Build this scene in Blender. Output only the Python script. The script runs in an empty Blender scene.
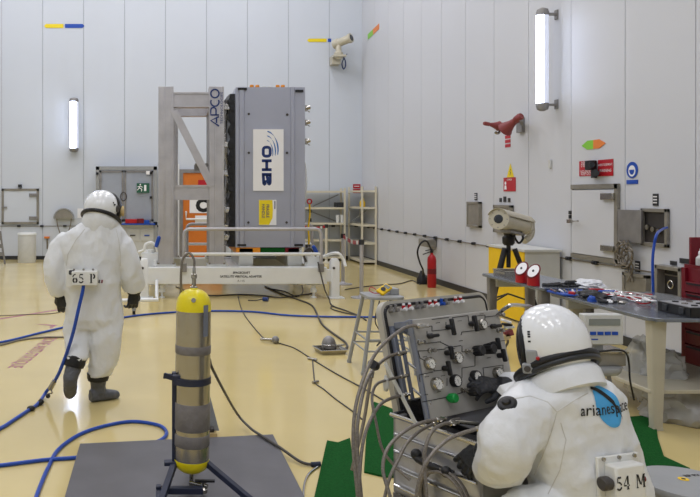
import bpy, math, random
from mathutils import Vector as V, Matrix, noise
from mathutils.bvhtree import BVHTree
random.seed(4)
sc = bpy.context.scene
COL = sc.collection
PI = math.pi
H, FX, VX, VY = 1.75, 720.0, 166.0, 195.5      # camera height, focal length and vanishing point
YB, XR = 19.69, 5.36                             # back wall, right wall
XL, YF, ZC = -7.5, -4.0, 10.5

def P(px, py, Y): return V(((px-VX)*Y/FX, Y, H-(py-VY)*Y/FX))
def F(px, py, z=0.0):
    Y = FX*(H-z)/(py-VY); return V(((px-VX)*Y/FX, Y, z))
def RW(px, py, off=0.0):
    Y = (XR-off)*FX/(px-VX); return V((XR-off, Y, H-(py-VY)*Y/FX))
def BW(px, py, off=0.0): return P(px, py, YB-off)
def ray_plane(px, py, p0, n):
    o = V((0, 0, H)); d = V(((px-VX)/FX, 1, -(py-VY)/FX))
    return o + d*((p0-o).dot(n)/d.dot(n))

# ------------------------------------------------------------------ materials
def lin(c):
    c = c/255.0
    return c/12.92 if c <= .04045 else ((c+.055)/1.055)**2.4
def mat(name, rgb, rough=.5, metal=0.0, var=.06, nscale=8.0, bump=0.0, bscale=60.0, spec=.5, coat=0.0, trans=0.0,
        alpha=1.0, emit=0.0, rough_var=0.0, ior=1.45):
    m = bpy.data.materials.new(name); m.use_nodes = True
    nt = m.node_tree; b = nt.nodes['Principled BSDF']
    col = tuple(lin(c) for c in rgb)
    tc = nt.nodes.new('ShaderNodeTexCoord')
    nz = nt.nodes.new('ShaderNodeTexNoise'); nz.inputs['Scale'].default_value = nscale; nz.inputs['Detail'].default_value = 5
    nt.links.new(tc.outputs['Object'], nz.inputs['Vector'])
    if var > 0:
        rp = nt.nodes.new('ShaderNodeValToRGB')
        rp.color_ramp.elements[0].position = .3; rp.color_ramp.elements[1].position = .7
        rp.color_ramp.elements[0].color = tuple(c*(1-var) for c in col)+(1,)
        rp.color_ramp.elements[1].color = tuple(min(1, c*(1+var)) for c in col)+(1,)
        nt.links.new(nz.outputs['Fac'], rp.inputs['Fac']); nt.links.new(rp.outputs['Color'], b.inputs['Base Color'])
    else: b.inputs['Base Color'].default_value = col+(1,)
    b.inputs['Roughness'].default_value = rough; b.inputs['Metallic'].default_value = metal
    b.inputs['Specular IOR Level'].default_value = spec; b.inputs['Coat Weight'].default_value = coat
    b.inputs['Transmission Weight'].default_value = trans; b.inputs['Alpha'].default_value = alpha
    b.inputs['IOR'].default_value = ior
    if rough_var:
        mr = nt.nodes.new('ShaderNodeMapRange'); mr.inputs['To Min'].default_value = max(0, rough-rough_var)
        mr.inputs['To Max'].default_value = rough+rough_var
        nt.links.new(nz.outputs['Fac'], mr.inputs['Value']); nt.links.new(mr.outputs['Result'], b.inputs['Roughness'])
    if emit:
        b.inputs['Emission Color'].default_value = col+(1,); b.inputs['Emission Strength'].default_value = emit
    if bump:
        n2 = nt.nodes.new('ShaderNodeTexNoise'); n2.inputs['Scale'].default_value = bscale; n2.inputs['Detail'].default_value = 4
        bp = nt.nodes.new('ShaderNodeBump'); bp.inputs['Strength'].default_value = bump; bp.inputs['Distance'].default_value = .02
        nt.links.new(tc.outputs['Object'], n2.inputs['Vector'])
        nt.links.new(n2.outputs['Fac'], bp.inputs['Height']); nt.links.new(bp.outputs['Normal'], b.inputs['Normal'])
    return m
M = dict(
 wall=mat('wall_panel_paint', (203,209,216), .38, var=.015, nscale=.6, spec=.35),
 wallr=mat('wall_panel_paint_right', (203,205,209), .38, var=.015, nscale=.6, spec=.35),
 seam=mat('seam_sealant', (150,156,162), .6, var=0),
 ceil=mat('ceiling_paint', (225,225,222), .7, var=.02),
 floor=mat('epoxy_floor', (212,193,134), .13, var=.035, nscale=1.3, bump=.012, bscale=3.0, spec=.5, rough_var=.05),
 black=mat('black_rubber', (26,26,28), .45, var=.15),
 base=mat('baseboard_vinyl', (45,47,50), .4, var=.1),
 suit=mat('suit_fabric', (226,228,228), .42, var=.03, nscale=5, bump=.35, bscale=13, spec=.4),
 seamw=mat('suit_seam', (206,205,200), .6, var=.05),
 helmet=mat('helmet_shell', (234,236,236), .16, var=.02, nscale=10, bump=.03, bscale=22, coat=.6),
 visor=mat('visor_glass', (22,24,28), .05, var=0, coat=.5),
 glove=mat('glove_rubber', (36,38,42), .5, var=.2, nscale=25, bump=.35, bscale=40),
 boot=mat('boot_rubber', (88,90,94), .5, var=.12, nscale=20, bump=.2, bscale=50),
 boxw=mat('backpack_box_paint', (228,228,222), .35, var=.03),
 white=mat('white_enamel', (228,230,228), .3, var=.03, nscale=4),
 beige=mat('beige_enamel', (212,206,184), .4, var=.04),
 alu=mat('brushed_aluminium', (186,184,186), .38, metal=.55, var=.08, nscale=5, rough_var=.1),
 alud=mat('weathered_steel', (138,136,134), .45, metal=.5, var=.15, nscale=6, rough_var=.12),
 steel=mat('stainless_steel', (172,168,158), .22, metal=.95, var=.1, nscale=6, rough_var=.12),
 chrome=mat('chrome', (205,205,205), .15, metal=1, var=.03),
 ptab=mat('worktop_steel', (132,138,148), .22, metal=.75, var=.08, nscale=4, rough_var=.08),
 greyp=mat('grey_enamel', (150,152,152), .4, var=.05),
 greyl=mat('light_grey_plastic', (200,201,196), .4, var=.04),
 panelg=mat('panel_grey_paint', (168,165,158), .42, var=.05, nscale=9),
 shell=mat('case_shell_paint', (176,172,160), .4, var=.06),
 bluegrey=mat('blue_grey_paint', (118,124,138), .4, var=.07),
 sat=mat('container_lilac_grey', (172,175,188), .30, metal=.4, var=.03, nscale=2),
 yellow=mat('yellow_paint', (232,214,24), .3, var=.06, nscale=12),
 yellowc=mat('cabinet_yellow', (238,196,16), .4, var=.04),
 navy=mat('navy_paint', (36,42,62), .45, var=.15),
 tape=mat('duct_tape', (118,114,112), .5, var=.12, nscale=15, bump=.3, bscale=30),
 plate=mat('grey_plate', (98,97,100), .42, var=.09, nscale=4, spec=.4),
 blueh=mat('blue_hose_rubber', (28,72,168), .35, var=.1),
 cable=mat('dark_cable', (70,66,62), .5, var=.1),
 cableg=mat('grey_cable', (120,112,98), .5, var=.1),
 braid=mat('braided_hose', (120,114,106), .42, metal=.35, var=.25, nscale=130),
 red=mat('red_enamel', (172,24,32), .3, var=.06),
 signred=mat('sign_red', (178,30,42), .4, var=.03),
 horn=mat('horn_red', (128,56,54), .5, var=.08),
 dred=mat('tool_cabinet_red', (112,14,28), .35, var=.07),
 orange=mat('door_orange', (206,116,40), .4, var=.03),
 orangec=mat('orange_plastic', (222,140,30), .4, var=.05),
 lime=mat('sign_lime', (132,200,62), .4, var=0),
 signor=mat('sign_orange', (226,128,52), .4, var=0),
 signy=mat('sign_yellow', (236,212,30), .4, var=0),
 signb=mat('sign_blue', (24,74,170), .4, var=0),
 signg=mat('sign_green', (38,92,70), .4, var=0),
 letterb=mat('lettering_blue', (28,52,110), .4, var=0),
 letters=mat('swoosh_blue', (60,112,180), .4, var=0),
 letterk=mat('lettering_black', (26,26,28), .5, var=0),
 letterw=mat('lettering_white', (235,235,235), .4, var=0),
 logob=mat('logo_blue', (72,164,222), .5, var=.05),
 green=mat('green_mat_fibre', (26,84,36), .9, var=.18, nscale=60, bump=.5, bscale=160, spec=.1),
 greenk=mat('green_plastic', (20,140,62), .35, var=.05),
 paint=mat('floor_marking', (158,84,104), .4, var=.2, nscale=40),
 foam=mat('black_foam', (34,33,33), .85, var=.2, nscale=30, bump=.4, bscale=60),
 foamg=mat('grey_foam', (152,152,154), .8, var=.15, nscale=50, bump=.5, bscale=90),
 silver=mat('silver_sheet', (186,186,188), .3, metal=.55, var=.15, nscale=9, bump=.12, bscale=9),
 dial=mat('dial_face', (226,224,216), .4, var=.03),
 lcd=mat('lcd_screen', (132,138,134), .25, var=.05),
 cloth=mat('white_cloth', (222,224,226), .8, var=.05, bump=.3, bscale=25),
 clearp=mat('clear_plastic', (225,225,220), .22, var=.03, alpha=.42, spec=.8, bump=.5, bscale=16),
 glazing=mat('cabinet_glazing', (168,174,184), .12, var=.06, nscale=3, alpha=.72),
 lens=mat('lens_glass', (30,36,44), .08, var=0, coat=.4),
 housing=mat('camera_housing', (196,190,170), .35, var=.05, metal=.15),
 box=mat('wall_box_steel', (142,138,128), .42, metal=.35, var=.12, nscale=7),
 boxin=mat('box_interior', (52,48,46), .6, var=.2),
 cream=mat('leg_cream', (186,180,160), .4, var=.05),
 mesh=mat('mli_black', (22,22,24), .35, var=.3, nscale=14, bump=.8, bscale=12),
 foil=mat('foil', (190,188,184), .22, metal=.9, var=.2, nscale=20, bump=.8, bscale=20),
 wood=mat('pale_wood', (196,172,120), .6, var=.1),
 tube=mat('lamp_tube', (214,226,255), .4, var=0, emit=15.0),
 lampbody=mat('lamp_diffuser', (206,212,228), .3, var=0, emit=.55),
)

# ------------------------------------------------------------------ mesh builder
def basis(d, ref=None):
    d = d.normalized(); ref = ref or (V((0,0,1)) if abs(d.z) < .95 else V((0,1,0)))
    a = d.cross(ref)
    if a.length < 1e-6: a = d.orthogonal()
    a.normalize(); b = a.cross(d).normalized(); return a, b   # right, up
class MB:
    def __init__(s): s.v = []; s.f = []; s.m = []; s.mi = 0; s.mats = []
    def use(s, m):
        if m not in s.mats: s.mats.append(m)
        s.mi = s.mats.index(m); return s
    def add(s, vs, fs):
        o = len(s.v); s.v += [V(x) for x in vs]; s.f += [tuple(i+o for i in f) for f in fs]; s.m += [s.mi]*len(fs); return s
    def box(s, c, size, R=None):
        c = V(c); h = [x/2 for x in size]
        vs = [V((x*h[0], y*h[1], z*h[2])) for x in (-1,1) for y in (-1,1) for z in (-1,1)]
        if R: vs = [R @ v for v in vs]
        return s.add([c+v for v in vs], [(0,1,3,2),(4,6,7,5),(0,4,5,1),(2,3,7,6),(0,2,6,4),(1,5,7,3)])
    def bx(s, x0, x1, y0, y1, z0, z1): return s.box(((x0+x1)/2,(y0+y1)/2,(z0+z1)/2), (abs(x1-x0),abs(y1-y0),abs(z1-z0)))
    def beam(s, p, q, w, h, ref=None):
        p, q = V(p), V(q); a, b = basis(q-p, ref)
        c = [a*(-w/2)+b*(-h/2), a*(w/2)+b*(-h/2), a*(w/2)+b*(h/2), a*(-w/2)+b*(h/2)]
        return s.add([p+k for k in c]+[q+k for k in c], [(3,2,1,0),(4,5,6,7)]+[(i,(i+1)%4,4+(i+1)%4,4+i) for i in range(4)])
    def cyl(s, p, q, r, r2=None, seg=20, caps=True):
        p, q = V(p), V(q); r2 = r if r2 is None else r2; a, b = basis(q-p)
        vs = [c+(a*math.cos(t)+b*math.sin(t))*rr for c, rr in ((p,r),(q,r2)) for t in [2*PI*i/seg for i in range(seg)]]
        fs = [(i,(i+1)%seg,seg+(i+1)%seg,seg+i) for i in range(seg)]
        if caps: fs += [tuple(range(seg-1,-1,-1)), tuple(range(seg,2*seg))]
        return s.add(vs, fs)
    def lathe(s, o, axis, prof, seg=24, sx=1, sy=1, ref=None):
        o = V(o); ax = V(axis).normalized(); a, b = basis(ax, ref); vs = []; fs = []
        for r, h in prof:
            vs += [o+ax*h+(a*math.cos(2*PI*i/seg)*sx+b*math.sin(2*PI*i/seg)*sy)*max(r,1e-4) for i in range(seg)]
        n = len(prof)
        for k in range(n-1): fs += [(k*seg+i,k*seg+(i+1)%seg,(k+1)*seg+(i+1)%seg,(k+1)*seg+i) for i in range(seg)]
        fs += [tuple(range(seg-1,-1,-1)), tuple(range((n-1)*seg,n*seg))]
        return s.add(vs, fs)
    def sph(s, c, r, seg=20, rings=12):
        c = V(c); r = (r,r,r) if not hasattr(r,'__len__') else r
        vs = [c+V((0,0,-r[2]))]; fs = []
        for k in range(1, rings):
            t = PI*k/rings
            vs += [c+V((math.sin(t)*math.cos(2*PI*i/seg)*r[0], math.sin(t)*math.sin(2*PI*i/seg)*r[1], -math.cos(t)*r[2])) for i in range(seg)]
        vs.append(c+V((0,0,r[2])))
        fs += [(0,1+(i+1)%seg,1+i) for i in range(seg)]
        for k in range(rings-2): fs += [(1+k*seg+i,1+k*seg+(i+1)%seg,1+(k+1)*seg+(i+1)%seg,1+(k+1)*seg+i) for i in range(seg)]
        l = len(vs)-1; b0 = 1+(rings-2)*seg
        fs += [(b0+i,b0+(i+1)%seg,l) for i in range(seg)]
        return s.add(vs, fs)
    def tube(s, pts, r, seg=8, closed=False, smooth=0, caps=True):
        pts = [V(p) for p in pts]; rs = list(r) if hasattr(r,'__len__') else None
        if smooth: pts = spline(pts, smooth, closed)
        n = len(pts)
        if rs: rs = [rs[min(len(rs)-1, int(i*len(rs)/n))] if not smooth else (lambda t: rs[int(t)]*(1-t%1)+rs[min(len(rs)-1,int(t)+1)]*(t%1))(i*(len(rs)-1)/(n-1)) for i in range(n)]
        up = None; vs = []
        for i, p in enumerate(pts):
            d = (pts[(i+1)%n]-pts[i-1]) if closed else (pts[min(i+1,n-1)]-pts[max(i-1,0)])
            if d.length < 1e-9: d = V((0,0,1))
            d.normalize()
            if up is None: up = basis(d)[1]
            a = d.cross(up)
            if a.length < 1e-6: a = d.orthogonal()
            a.normalize(); up = a.cross(d).normalized(); rr = rs[i] if rs else r
            vs += [p+(a*math.cos(2*PI*k/seg)+up*math.sin(2*PI*k/seg))*rr for k in range(seg)]
        fs = []
        for i in range(n if closed else n-1):
            j = (i+1)%n
            fs += [(i*seg+k,i*seg+(k+1)%seg,j*seg+(k+1)%seg,j*seg+k) for k in range(seg)]
        if not closed and caps: fs += [tuple(range(seg-1,-1,-1)), tuple(range((n-1)*seg,n*seg))]
        return s.add(vs, fs)
    def torus(s, c, n, R, r, seg=32, ss=10, sx=1, sy=1, ref=None):
        a, b = basis(V(n), ref); c = V(c)
        return s.tube([c+a*math.cos(2*PI*i/seg)*R*sx+b*math.sin(2*PI*i/seg)*R*sy for i in range(seg)], r, ss, True)
    def prism(s, poly, o, u, w, t):            # polygon (a,b) -> o+u*a+w*b, thickness t along u x w
        o, u, w = V(o), V(u), V(w); nn = u.cross(w).normalized(); n = len(poly)
        a = [o+u*x+w*y for x, y in poly]
        return s.add(a+[p+nn*t for p in a], [tuple(range(n-1,-1,-1)), tuple(range(n,2*n))]+[(i,(i+1)%n,n+(i+1)%n,n+i) for i in range(n)])
    def loft(s, rings):
        n = len(rings[0]); vs = [p for r in rings for p in r]; fs = []
        for k in range(len(rings)-1): fs += [(k*n+i,k*n+(i+1)%n,(k+1)*n+(i+1)%n,(k+1)*n+i) for i in range(n)]
        fs += [tuple(range(n-1,-1,-1)), tuple(range((len(rings)-1)*n,len(rings)*n))]
        return s.add(vs, fs)
def spline(pts, k=6, closed=False):
    out = []; n = len(pts)
    for i in range(n if closed else n-1):
        g = (lambda j: pts[j%n]) if closed else (lambda j: pts[max(0,min(n-1,j))])
        p0, p1, p2, p3 = g(i-1), g(i), g(i+1), g(i+2)
        for j in range(k):
            t = j/k
            out.append(.5*((2*p1)+(p2-p0)*t+(2*p0-5*p1+4*p2-p3)*t*t+(3*p1-p0-3*p2+p3)*t**3))
    if not closed: out.append(pts[-1])
    return out
def ring(c, a, b, seg=28, pw=1.0):
    def sg(x): return math.copysign(abs(x)**pw, x)
    return [c+a*sg(math.cos(2*PI*i/seg))+b*sg(math.sin(2*PI*i/seg)) for i in range(seg)]
def rrect(w, h, r, k=5, x0=0, y0=0):
    out = []
    for cx, cy, a0 in ((w/2-r,h/2-r,0),(-w/2+r,h/2-r,90),(-w/2+r,-h/2+r,180),(w/2-r,-h/2+r,270)):
        for i in range(k+1):
            t = math.radians(a0+90*i/k); out.append((x0+cx+r*math.cos(t), y0+cy+r*math.sin(t)))
    return out

# ------------------------------------------------------------------ objects
def wloc(o):
    l = V((0,0,0))
    while o: l += V(o.location); o = o.parent
    return l
def thing(name, loc, label, cat, group=None):
    o = bpy.data.objects.new(name, None); COL.objects.link(o); o.location = V(loc); o.empty_display_size = .05
    o['label'] = label; o['category'] = cat
    if group: o['group'] = group
    return o
def part(name, mb, m, parent=None, bevel=0, sharp=35, loc=None, label=None, bseg=2):
    me = bpy.data.meshes.new(name); org = wloc(parent) if parent else V(loc or (0,0,0))
    me.from_pydata([tuple(v-org) for v in mb.v], [], mb.f); me.update()
    mats = mb.mats or [m if not isinstance(m, str) else m]
    for k in mats: me.materials.append(M[k] if isinstance(k, str) else k)
    if len(mats) > 1: me.polygons.foreach_set('material_index', mb.m)
    me.shade_smooth(); me.set_sharp_from_angle(angle=math.radians(sharp))
    o = bpy.data.objects.new(name, me); COL.objects.link(o)
    if parent: o.parent = parent
    else: o.location = org
    if bevel:
        b = o.modifiers.new('bevel', 'BEVEL'); b.width = bevel; b.segments = bseg; b.limit_method = 'ANGLE'; b.angle_limit = math.radians(40)
    if label: o['label'] = label
    return o
def one(name, mb, m, label, cat, group=None, loc=None, **kw):      # a thing that is one mesh
    loc = loc if loc is not None else sum((v for v in mb.v), V((0,0,0)))/len(mb.v)
    o = part(name, mb, m, None, loc=loc, **kw); o['label'] = label; o['category'] = cat
    if group: o['group'] = group
    return o
def struct(name, mb, m, **kw):
    o = part(name, mb, m, **kw); o['kind'] = 'structure'; return o
def remesh(mb, voxel, smooth=4, fn=None, name='tmp'):
    me = bpy.data.meshes.new(name); me.from_pydata([tuple(v) for v in mb.v], [], mb.f); me.update()
    o = bpy.data.objects.new(name, me); COL.objects.link(o)
    r = o.modifiers.new('r', 'REMESH'); r.mode = 'VOXEL'; r.voxel_size = voxel
    if smooth:
        k = o.modifiers.new('s', 'SMOOTH'); k.factor = .5; k.iterations = smooth
    dg = bpy.context.evaluated_depsgraph_get(); ev = o.evaluated_get(dg); em = ev.to_mesh()
    out = MB(); vs = [v.co.copy() for v in em.vertices]; ns = [v.normal.copy() for v in em.vertices]
    if fn: vs = [v+n*fn(v) for v, n in zip(vs, ns)]
    out.add(vs, [tuple(p.vertices) for p in em.polygons]); ev.to_mesh_clear()
    bpy.data.objects.remove(o); bpy.data.meshes.remove(me)
    return out
def text2d(s, size, bold=0.0, align='CENTER', xs=1.0, space=1.0):
    cu = bpy.data.curves.new('t', 'FONT'); cu.body = s; cu.size = size; cu.offset = bold; cu.align_x = align; cu.align_y = 'CENTER'
    cu.resolution_u = 3; cu.space_character = space
    o = bpy.data.objects.new('t', cu); COL.objects.link(o)
    dg = bpy.context.evaluated_depsgraph_get(); ev = o.evaluated_get(dg); em = ev.to_mesh()
    vs = [(v.co.x*xs, v.co.y) for v in em.vertices]; fs = [tuple(p.vertices) for p in em.polygons]
    ev.to_mesh_clear(); bpy.data.objects.remove(o); bpy.data.curves.remove(cu)
    return vs, fs
def write(mb, s, o, u, w, size, **kw):         # text on a plane: origin, reading direction, up
    vs, fs = text2d(s, size, **kw); o, u, w = V(o), V(u).normalized(), V(w).normalized()
    return mb.add([o+u*x+w*y for x, y in vs], fs)
def ribbons(mb, strokes, wd, o, u, w, closed=False):   # stroke lettering
    o, u, w = V(o), V(u), V(w)
    for st in strokes:
        n = len(st); cl = (st[0] == st[-1]); L = []; R = []
        for i, p in enumerate(st):
            a = st[i-1] if i else (st[-2] if cl else st[0]); b = st[i+1] if i < n-1 else (st[1] if cl else st[-1])
            dx, dy = b[0]-a[0], b[1]-a[1]; l = math.hypot(dx, dy) or 1
            nx, ny = -dy/l*wd/2, dx/l*wd/2
            L.append((p[0]+nx, p[1]+ny)); R.append((p[0]-nx, p[1]-ny))
        vs = [o+u*x+w*y for x, y in L]+[o+u*x+w*y for x, y in R]
        mb.add(vs, [(i, n+i, n+i+1, i+1) for i in range(n-1)])
    return mb
def arc(cx, cy, rx, ry, a0, a1, k=10):
    return [(cx+rx*math.cos(math.radians(a0+(a1-a0)*i/k)), cy+ry*math.sin(math.radians(a0+(a1-a0)*i/k))) for i in range(k+1)]
X_, Y_, Z_ = V((1,0,0)), V((0,1,0)), V((0,0,1))
# ================================================================== THE HALL
struct('floor', MB().bx(XL-.3, XR+.3, YF-.3, YB+.3, -.2, 0), 'floor')
def panel_wall(name, o, u, n, length, m, first):
    # panels side by side with a narrow recessed joint; o = start at floor, u = along, n = into room
    mb = MB(); mb.use('seam'); g = .012
    mb.prism([(0,0),(length,0),(length,ZC),(0,ZC)], o-n*.16, u, Z_, .15 if u.cross(Z_).dot(n) > 0 else -.15)
    mb.use(m); sgn = 1 if u.cross(Z_).dot(n) > 0 else -1
    x = first-1.12*math.ceil(first/1.12) if first > 0 else first
    while x < length:
        a, b = max(0, x+g/2), min(length, x+1.12-g/2)
        if b-a > .02: mb.prism([(a,0),(b,0),(b,ZC),(a,ZC)], o-n*.012, u, Z_, .012*sgn)
        x += 1.12
    return struct(name, mb, m)
seam0 = P(1.7, 0, YB).x-XL
mb = panel_wall('wall_back', V((XL,YB,0)), X_, -Y_, XR-XL, 'wall', seam0 % 1.12)
yy = 5.36*FX/(465.5-VX)
panel_wall('wall_right', V((XR,YF,0)), Y_, -X_, YB-YF, 'wallr', (yy-YF) % 1.12)
panel_wall('wall_left', V((XL,YF,0)), Y_, X_, YB-YF, 'wall', .5)
panel_wall('wall_front', V((XL,YF,0)), X_, Y_, XR-XL, 'wall', .5)
struct('ceiling', MB().bx(XL, XR, YF, YB, ZC, ZC+.2), 'ceil')
struct('baseboard_back', MB().bx(XL, XR-.02, YB-.018, YB-.002, 0, .1), 'base')
struct('baseboard_right', MB().bx(XR-.018, XR-.002, YF, YB-.02, 0, .11), 'base')

# ceiling luminaires (out of frame): presumed grid, rearmost row added for frontal light
for i, x in enumerate((-5.2, -1.2, 2.8)):
    for j, y in enumerate((-3.0, -0.9, 3.0, 7.5, 12.0, 16.5)):
        t = thing('ceiling_lamp', (x, y, ZC), 'unseen white square ceiling luminaire assumed high above the hall', 'ceiling lamp', 'luminaires in the hall ceiling')
        part('housing', MB().bx(x-.85, x+.85, y-.85, y+.85, ZC-.08, ZC), 'white', t)
        L = bpy.data.lights.new('ceiling_lamp_light', 'AREA'); L.shape = 'RECTANGLE'; L.size = 1.6; L.size_y = 1.6
        L.energy = (78, 78, 22, 70, 110, 116)[j]*(1.15, 1.0, .72 if j < 3 else 1.14)[i]; L.color = (.93, .92, 1.0)
        lo = bpy.data.objects.new('ceiling_lamp_light', L); COL.objects.link(lo); lo.location = (x, y, ZC-.1)

# orange door in the back wall
dx0, dx1 = P(183,0,YB).x, P(222,0,YB).x; dz = P(0,173,YB).z
t = bpy.data.objects.new('door_1', None); COL.objects.link(t); t.location = ((dx0+dx1)/2, YB, 0); t['kind'] = 'structure'
part('door_leaf', MB().bx(dx0, dx1, YB-.05, YB-.004, .02, dz), 'orange', t, bevel=.004)
fr = MB(); fr.bx(dx0-.1, dx0, YB-.08, YB, 0, dz+.1); fr.bx(dx1, dx1+.1, YB-.08, YB, 0, dz+.1); fr.bx(dx0, dx1, YB-.08, YB, dz, dz+.1)
part('door_frame', fr, 'alud', t)
part('door_jamb', MB().bx(dx0-.32, dx0-.1, YB-.05, YB, 0, dz+.25), 'white', t)
hb = MB(); hx = P(186,0,YB).x
hb.tube([V((hx,YB-.05,P(0,212,YB).z)), V((hx,YB-.12,P(0,212,YB).z)), V((hx,YB-.12,P(0,219,YB).z)), V((dx1-.1,YB-.12,P(0,219,YB).z)), V((dx1-.1,YB-.05,P(0,219,YB).z))], .03, 8)
part('push_bar', hb, 'white', t)
s = MB(); s.bx(P(189.5,0,YB).x, dx1-.12, YB-.062, YB-.05, P(0,213,YB).z, P(0,200,YB).z)
so = part('sign_plate', s, 'letterw', t)
w = MB(); write(w, 'C', P(202,206,YB-.066), X_, Z_, .46, bold=.03); part('lettering', w, 'letterk', so)
s2 = MB(); s2.bx(P(195,0,YB).x, P(195,0,YB).x+.42, YB-.062, YB-.05, P(0,225,YB).z, P(0,215.5,YB).z); part('notice', s2, 'letterw', t)
s3 = MB(); s3.bx(P(198,0,YB).x, P(198,0,YB).x+.4, YB-.062, YB-.05, P(0,185,YB).z, P(0,180,YB).z); part('warning_plate', s3, 'signred', t)

# ------------------------------------------------------------------ things on the back wall
def arrow_sign(name, px0, px1, py0, py1, c0, c1, label, split=.5, both=True):
    a, b = BW(px0, py1), BW(px1, py0); L = b.x-a.x; h = b.z-a.z; t = thing(name, (a.x, YB, a.z), label, 'sign')
    s = L*split; g = .02; tip = h*.5
    m1 = MB(); m1.prism([(tip,0),(s-g,0),(s-g,h),(tip,h),(0,h/2)], V((a.x,YB-.006,a.z)), X_, Z_, .004)
    m2 = MB(); m2.prism([(s+g,0),(L-tip,0),(L,h/2),(L-tip,h),(s+g,h)] if both else [(s+g,0),(L,0),(L,h),(s+g,h)], V((a.x,YB-.006,a.z)), X_, Z_, .004)
    part('arrow_half', m1, c0, t, label='yellow arrow half'); part('arrow_half', m2, c1, t, label='blue arrow half')
arrow_sign('arrow_sign', 44, 84.5, 24, 28, 'signy', 'signb', 'thin yellow and blue double arrow sign high on the wall above the tube lamp')
arrow_sign('arrow_sign', 307, 331, 38.6, 42, 'signy', 'signb', 'yellow arrow sign with short blue end beside the high wall camera', split=.84, both=False)
def tube_lamp(t, c, ax_n, side, L, r, k=1, bl=.159, wn=None):     # vertical lamp: centre, normal into room
    top = c+Z_*L/2; bot = c-Z_*L/2
    b = MB()
    b.loft([ring(c+Z_*(L*q)+ax_n*0, side*r, ax_n*r*.9, 20) for q in (-.43, .43)]); part('diffuser', b, 'lampbody', t)
    bb = MB(); bb.loft([ring(c+Z_*(L*q)+ax_n*r*.62-side*r*.1*k, side*r*.72, ax_n*r*.5, 16) for q in (-.425,.425)]); part('lit_tube', bb, 'tube', t)
    for e, sg in ((top,1),(bot,-1)):
        m = MB(); m.lathe(e-Z_*sg*L*.075, Z_*sg, [(r*1.02,0),(r*1.05,L*.03),(r*.9,L*.06),(r*.4,L*.075)], 20); part('end_cap', m, 'alud', t)
        m = MB(); wn_=wn or ax_n; m.beam(e-Z_*sg*L*.06, e-Z_*sg*L*.06-wn_*bl, r*.8, r*.35); m.beam(e-Z_*sg*L*.02-wn_*(bl-.01), e-Z_*sg*L*.11-wn_*(bl-.01), r*.9, .02, wn_); part('bracket', m, 'alud', t)
c = BW(74, 125, .16); Lh = 54*YB/FX
t = thing('tube_lamp', (c.x, YB, c.z), 'lit vertical tube lamp on the back wall above the escape cabinet side', 'lamp')
t['label'] = 'lit vertical tube lamp on the back wall below the long arrow sign'
tube_lamp(t, c, -Y_, X_, Lh, .12)
# hatch
a, b = BW(2, 224), BW(39, 188.6)
t = thing('wall_hatch', ((a.x+b.x)/2, YB, a.z), 'square white wall hatch with bronze frame at the far left of the back wall', 'hatch')
f = MB(); w = .06
f.bx(a.x,b.x,YB-.05,YB-.002,a.z,a.z+w); f.bx(a.x,b.x,YB-.05,YB-.002,b.z-w,b.z); f.bx(a.x,a.x+w,YB-.05,YB-.002,a.z,b.z); f.bx(b.x-w,b.x,YB-.05,YB-.002,a.z,b.z)
part('hatch_frame', f, 'box', t); part('hatch_leaf', MB().bx(a.x+w,b.x-w,YB-.035,YB-.002,a.z+w,b.z-w), 'wall', t)
for pz in (195, 218): part('hinge', MB().bx(BW(29.5,0).x, BW(38,0).x, YB-.075, YB-.03, BW(0,pz+1.6).z, BW(0,pz-1.6).z), 'alud', t, bevel=.005)
part('handle', MB().bx(BW(2,0).x, BW(7.5,0).x, YB-.075, YB-.04, BW(0,207.8).z, BW(0,206.6).z), 'alud', t)
one('wall_box', MB().bx(BW(18.6,0).x, BW(22,0).x, YB-.09, YB-.002, BW(0,187.5).z, BW(0,184.5).z), 'base', 'tiny black box on the wall just above the bronze framed hatch', 'box')
# grounding cable with clips
def ground_cable(pts, clips, n, label):
    t = thing('grounding_cable', pts[0], label, 'cable')
    part('wire', MB().tube(pts, .009, 6), 'cableg', t)
    for c, u in clips:
        m = MB(); m.beam(c-u*.045+n*.012, c+u*.045+n*.012, .05, .035, n); m.cyl(c, c+n*.055, .024, .018, 10); part('clip', m, 'base', t)
zc = H-(226-VY)*YB/FX
cl = [(V((BW(x,0).x, YB-.012, zc)), X_) for x in (19,42,65,88,111,134,157,310,333,356)]
ground_cable([V((XL+.2,YB-.015,zc)), V((XR-.03,YB-.015,zc))], cl, -Y_, 'thin grounding cable with dark clips along the back wall at waist height')
ys = [12.49+.59*i for i in range(-8, 12)]
ground_cable([V((XR-.015,YB-.05,zc)), V((XR-.015,6.6,zc-.01))], [(V((XR-.012,y,zc)), Y_) for y in ys], -X_, 'thin grounding cable with dark clips receding along the right wall')
# white bin
c = F(27, 262.3); t = thing('waste_bin', c, 'tall white cylindrical bin standing against the back wall under the hatch', 'bin')
part('body', MB().lathe(c, Z_, [(.225,0),(.235,.03),(.24,.7),(.235,.72)], 28), 'greyl', t)
part('lid', MB().lathe(c+Z_*.72, Z_, [(.25,0),(.25,.035),(.235,.06),(.1,.07)], 28), 'white', t)
# step ladder at the left edge
t = thing('step_ladder', F(1,263), 'grey step ladder cut off by the left edge of the photo', 'ladder')
m = MB(); Yq = 18.4
for a_, b_ in (((0,231),(5,264)),((-1,231),(-9,264))): m.beam(P(*a_,Yq), P(*b_,Yq), .035, .06, Y_)
part('rail', m, 'alud', t); m = MB()
for q in (238,246,254): m.beam(P(-2-(q-231)*.2,q,Yq), P(1+(q-231)*.13,q,Yq), .1, .03, Y_)
part('tread', m, 'alud', t)
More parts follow.
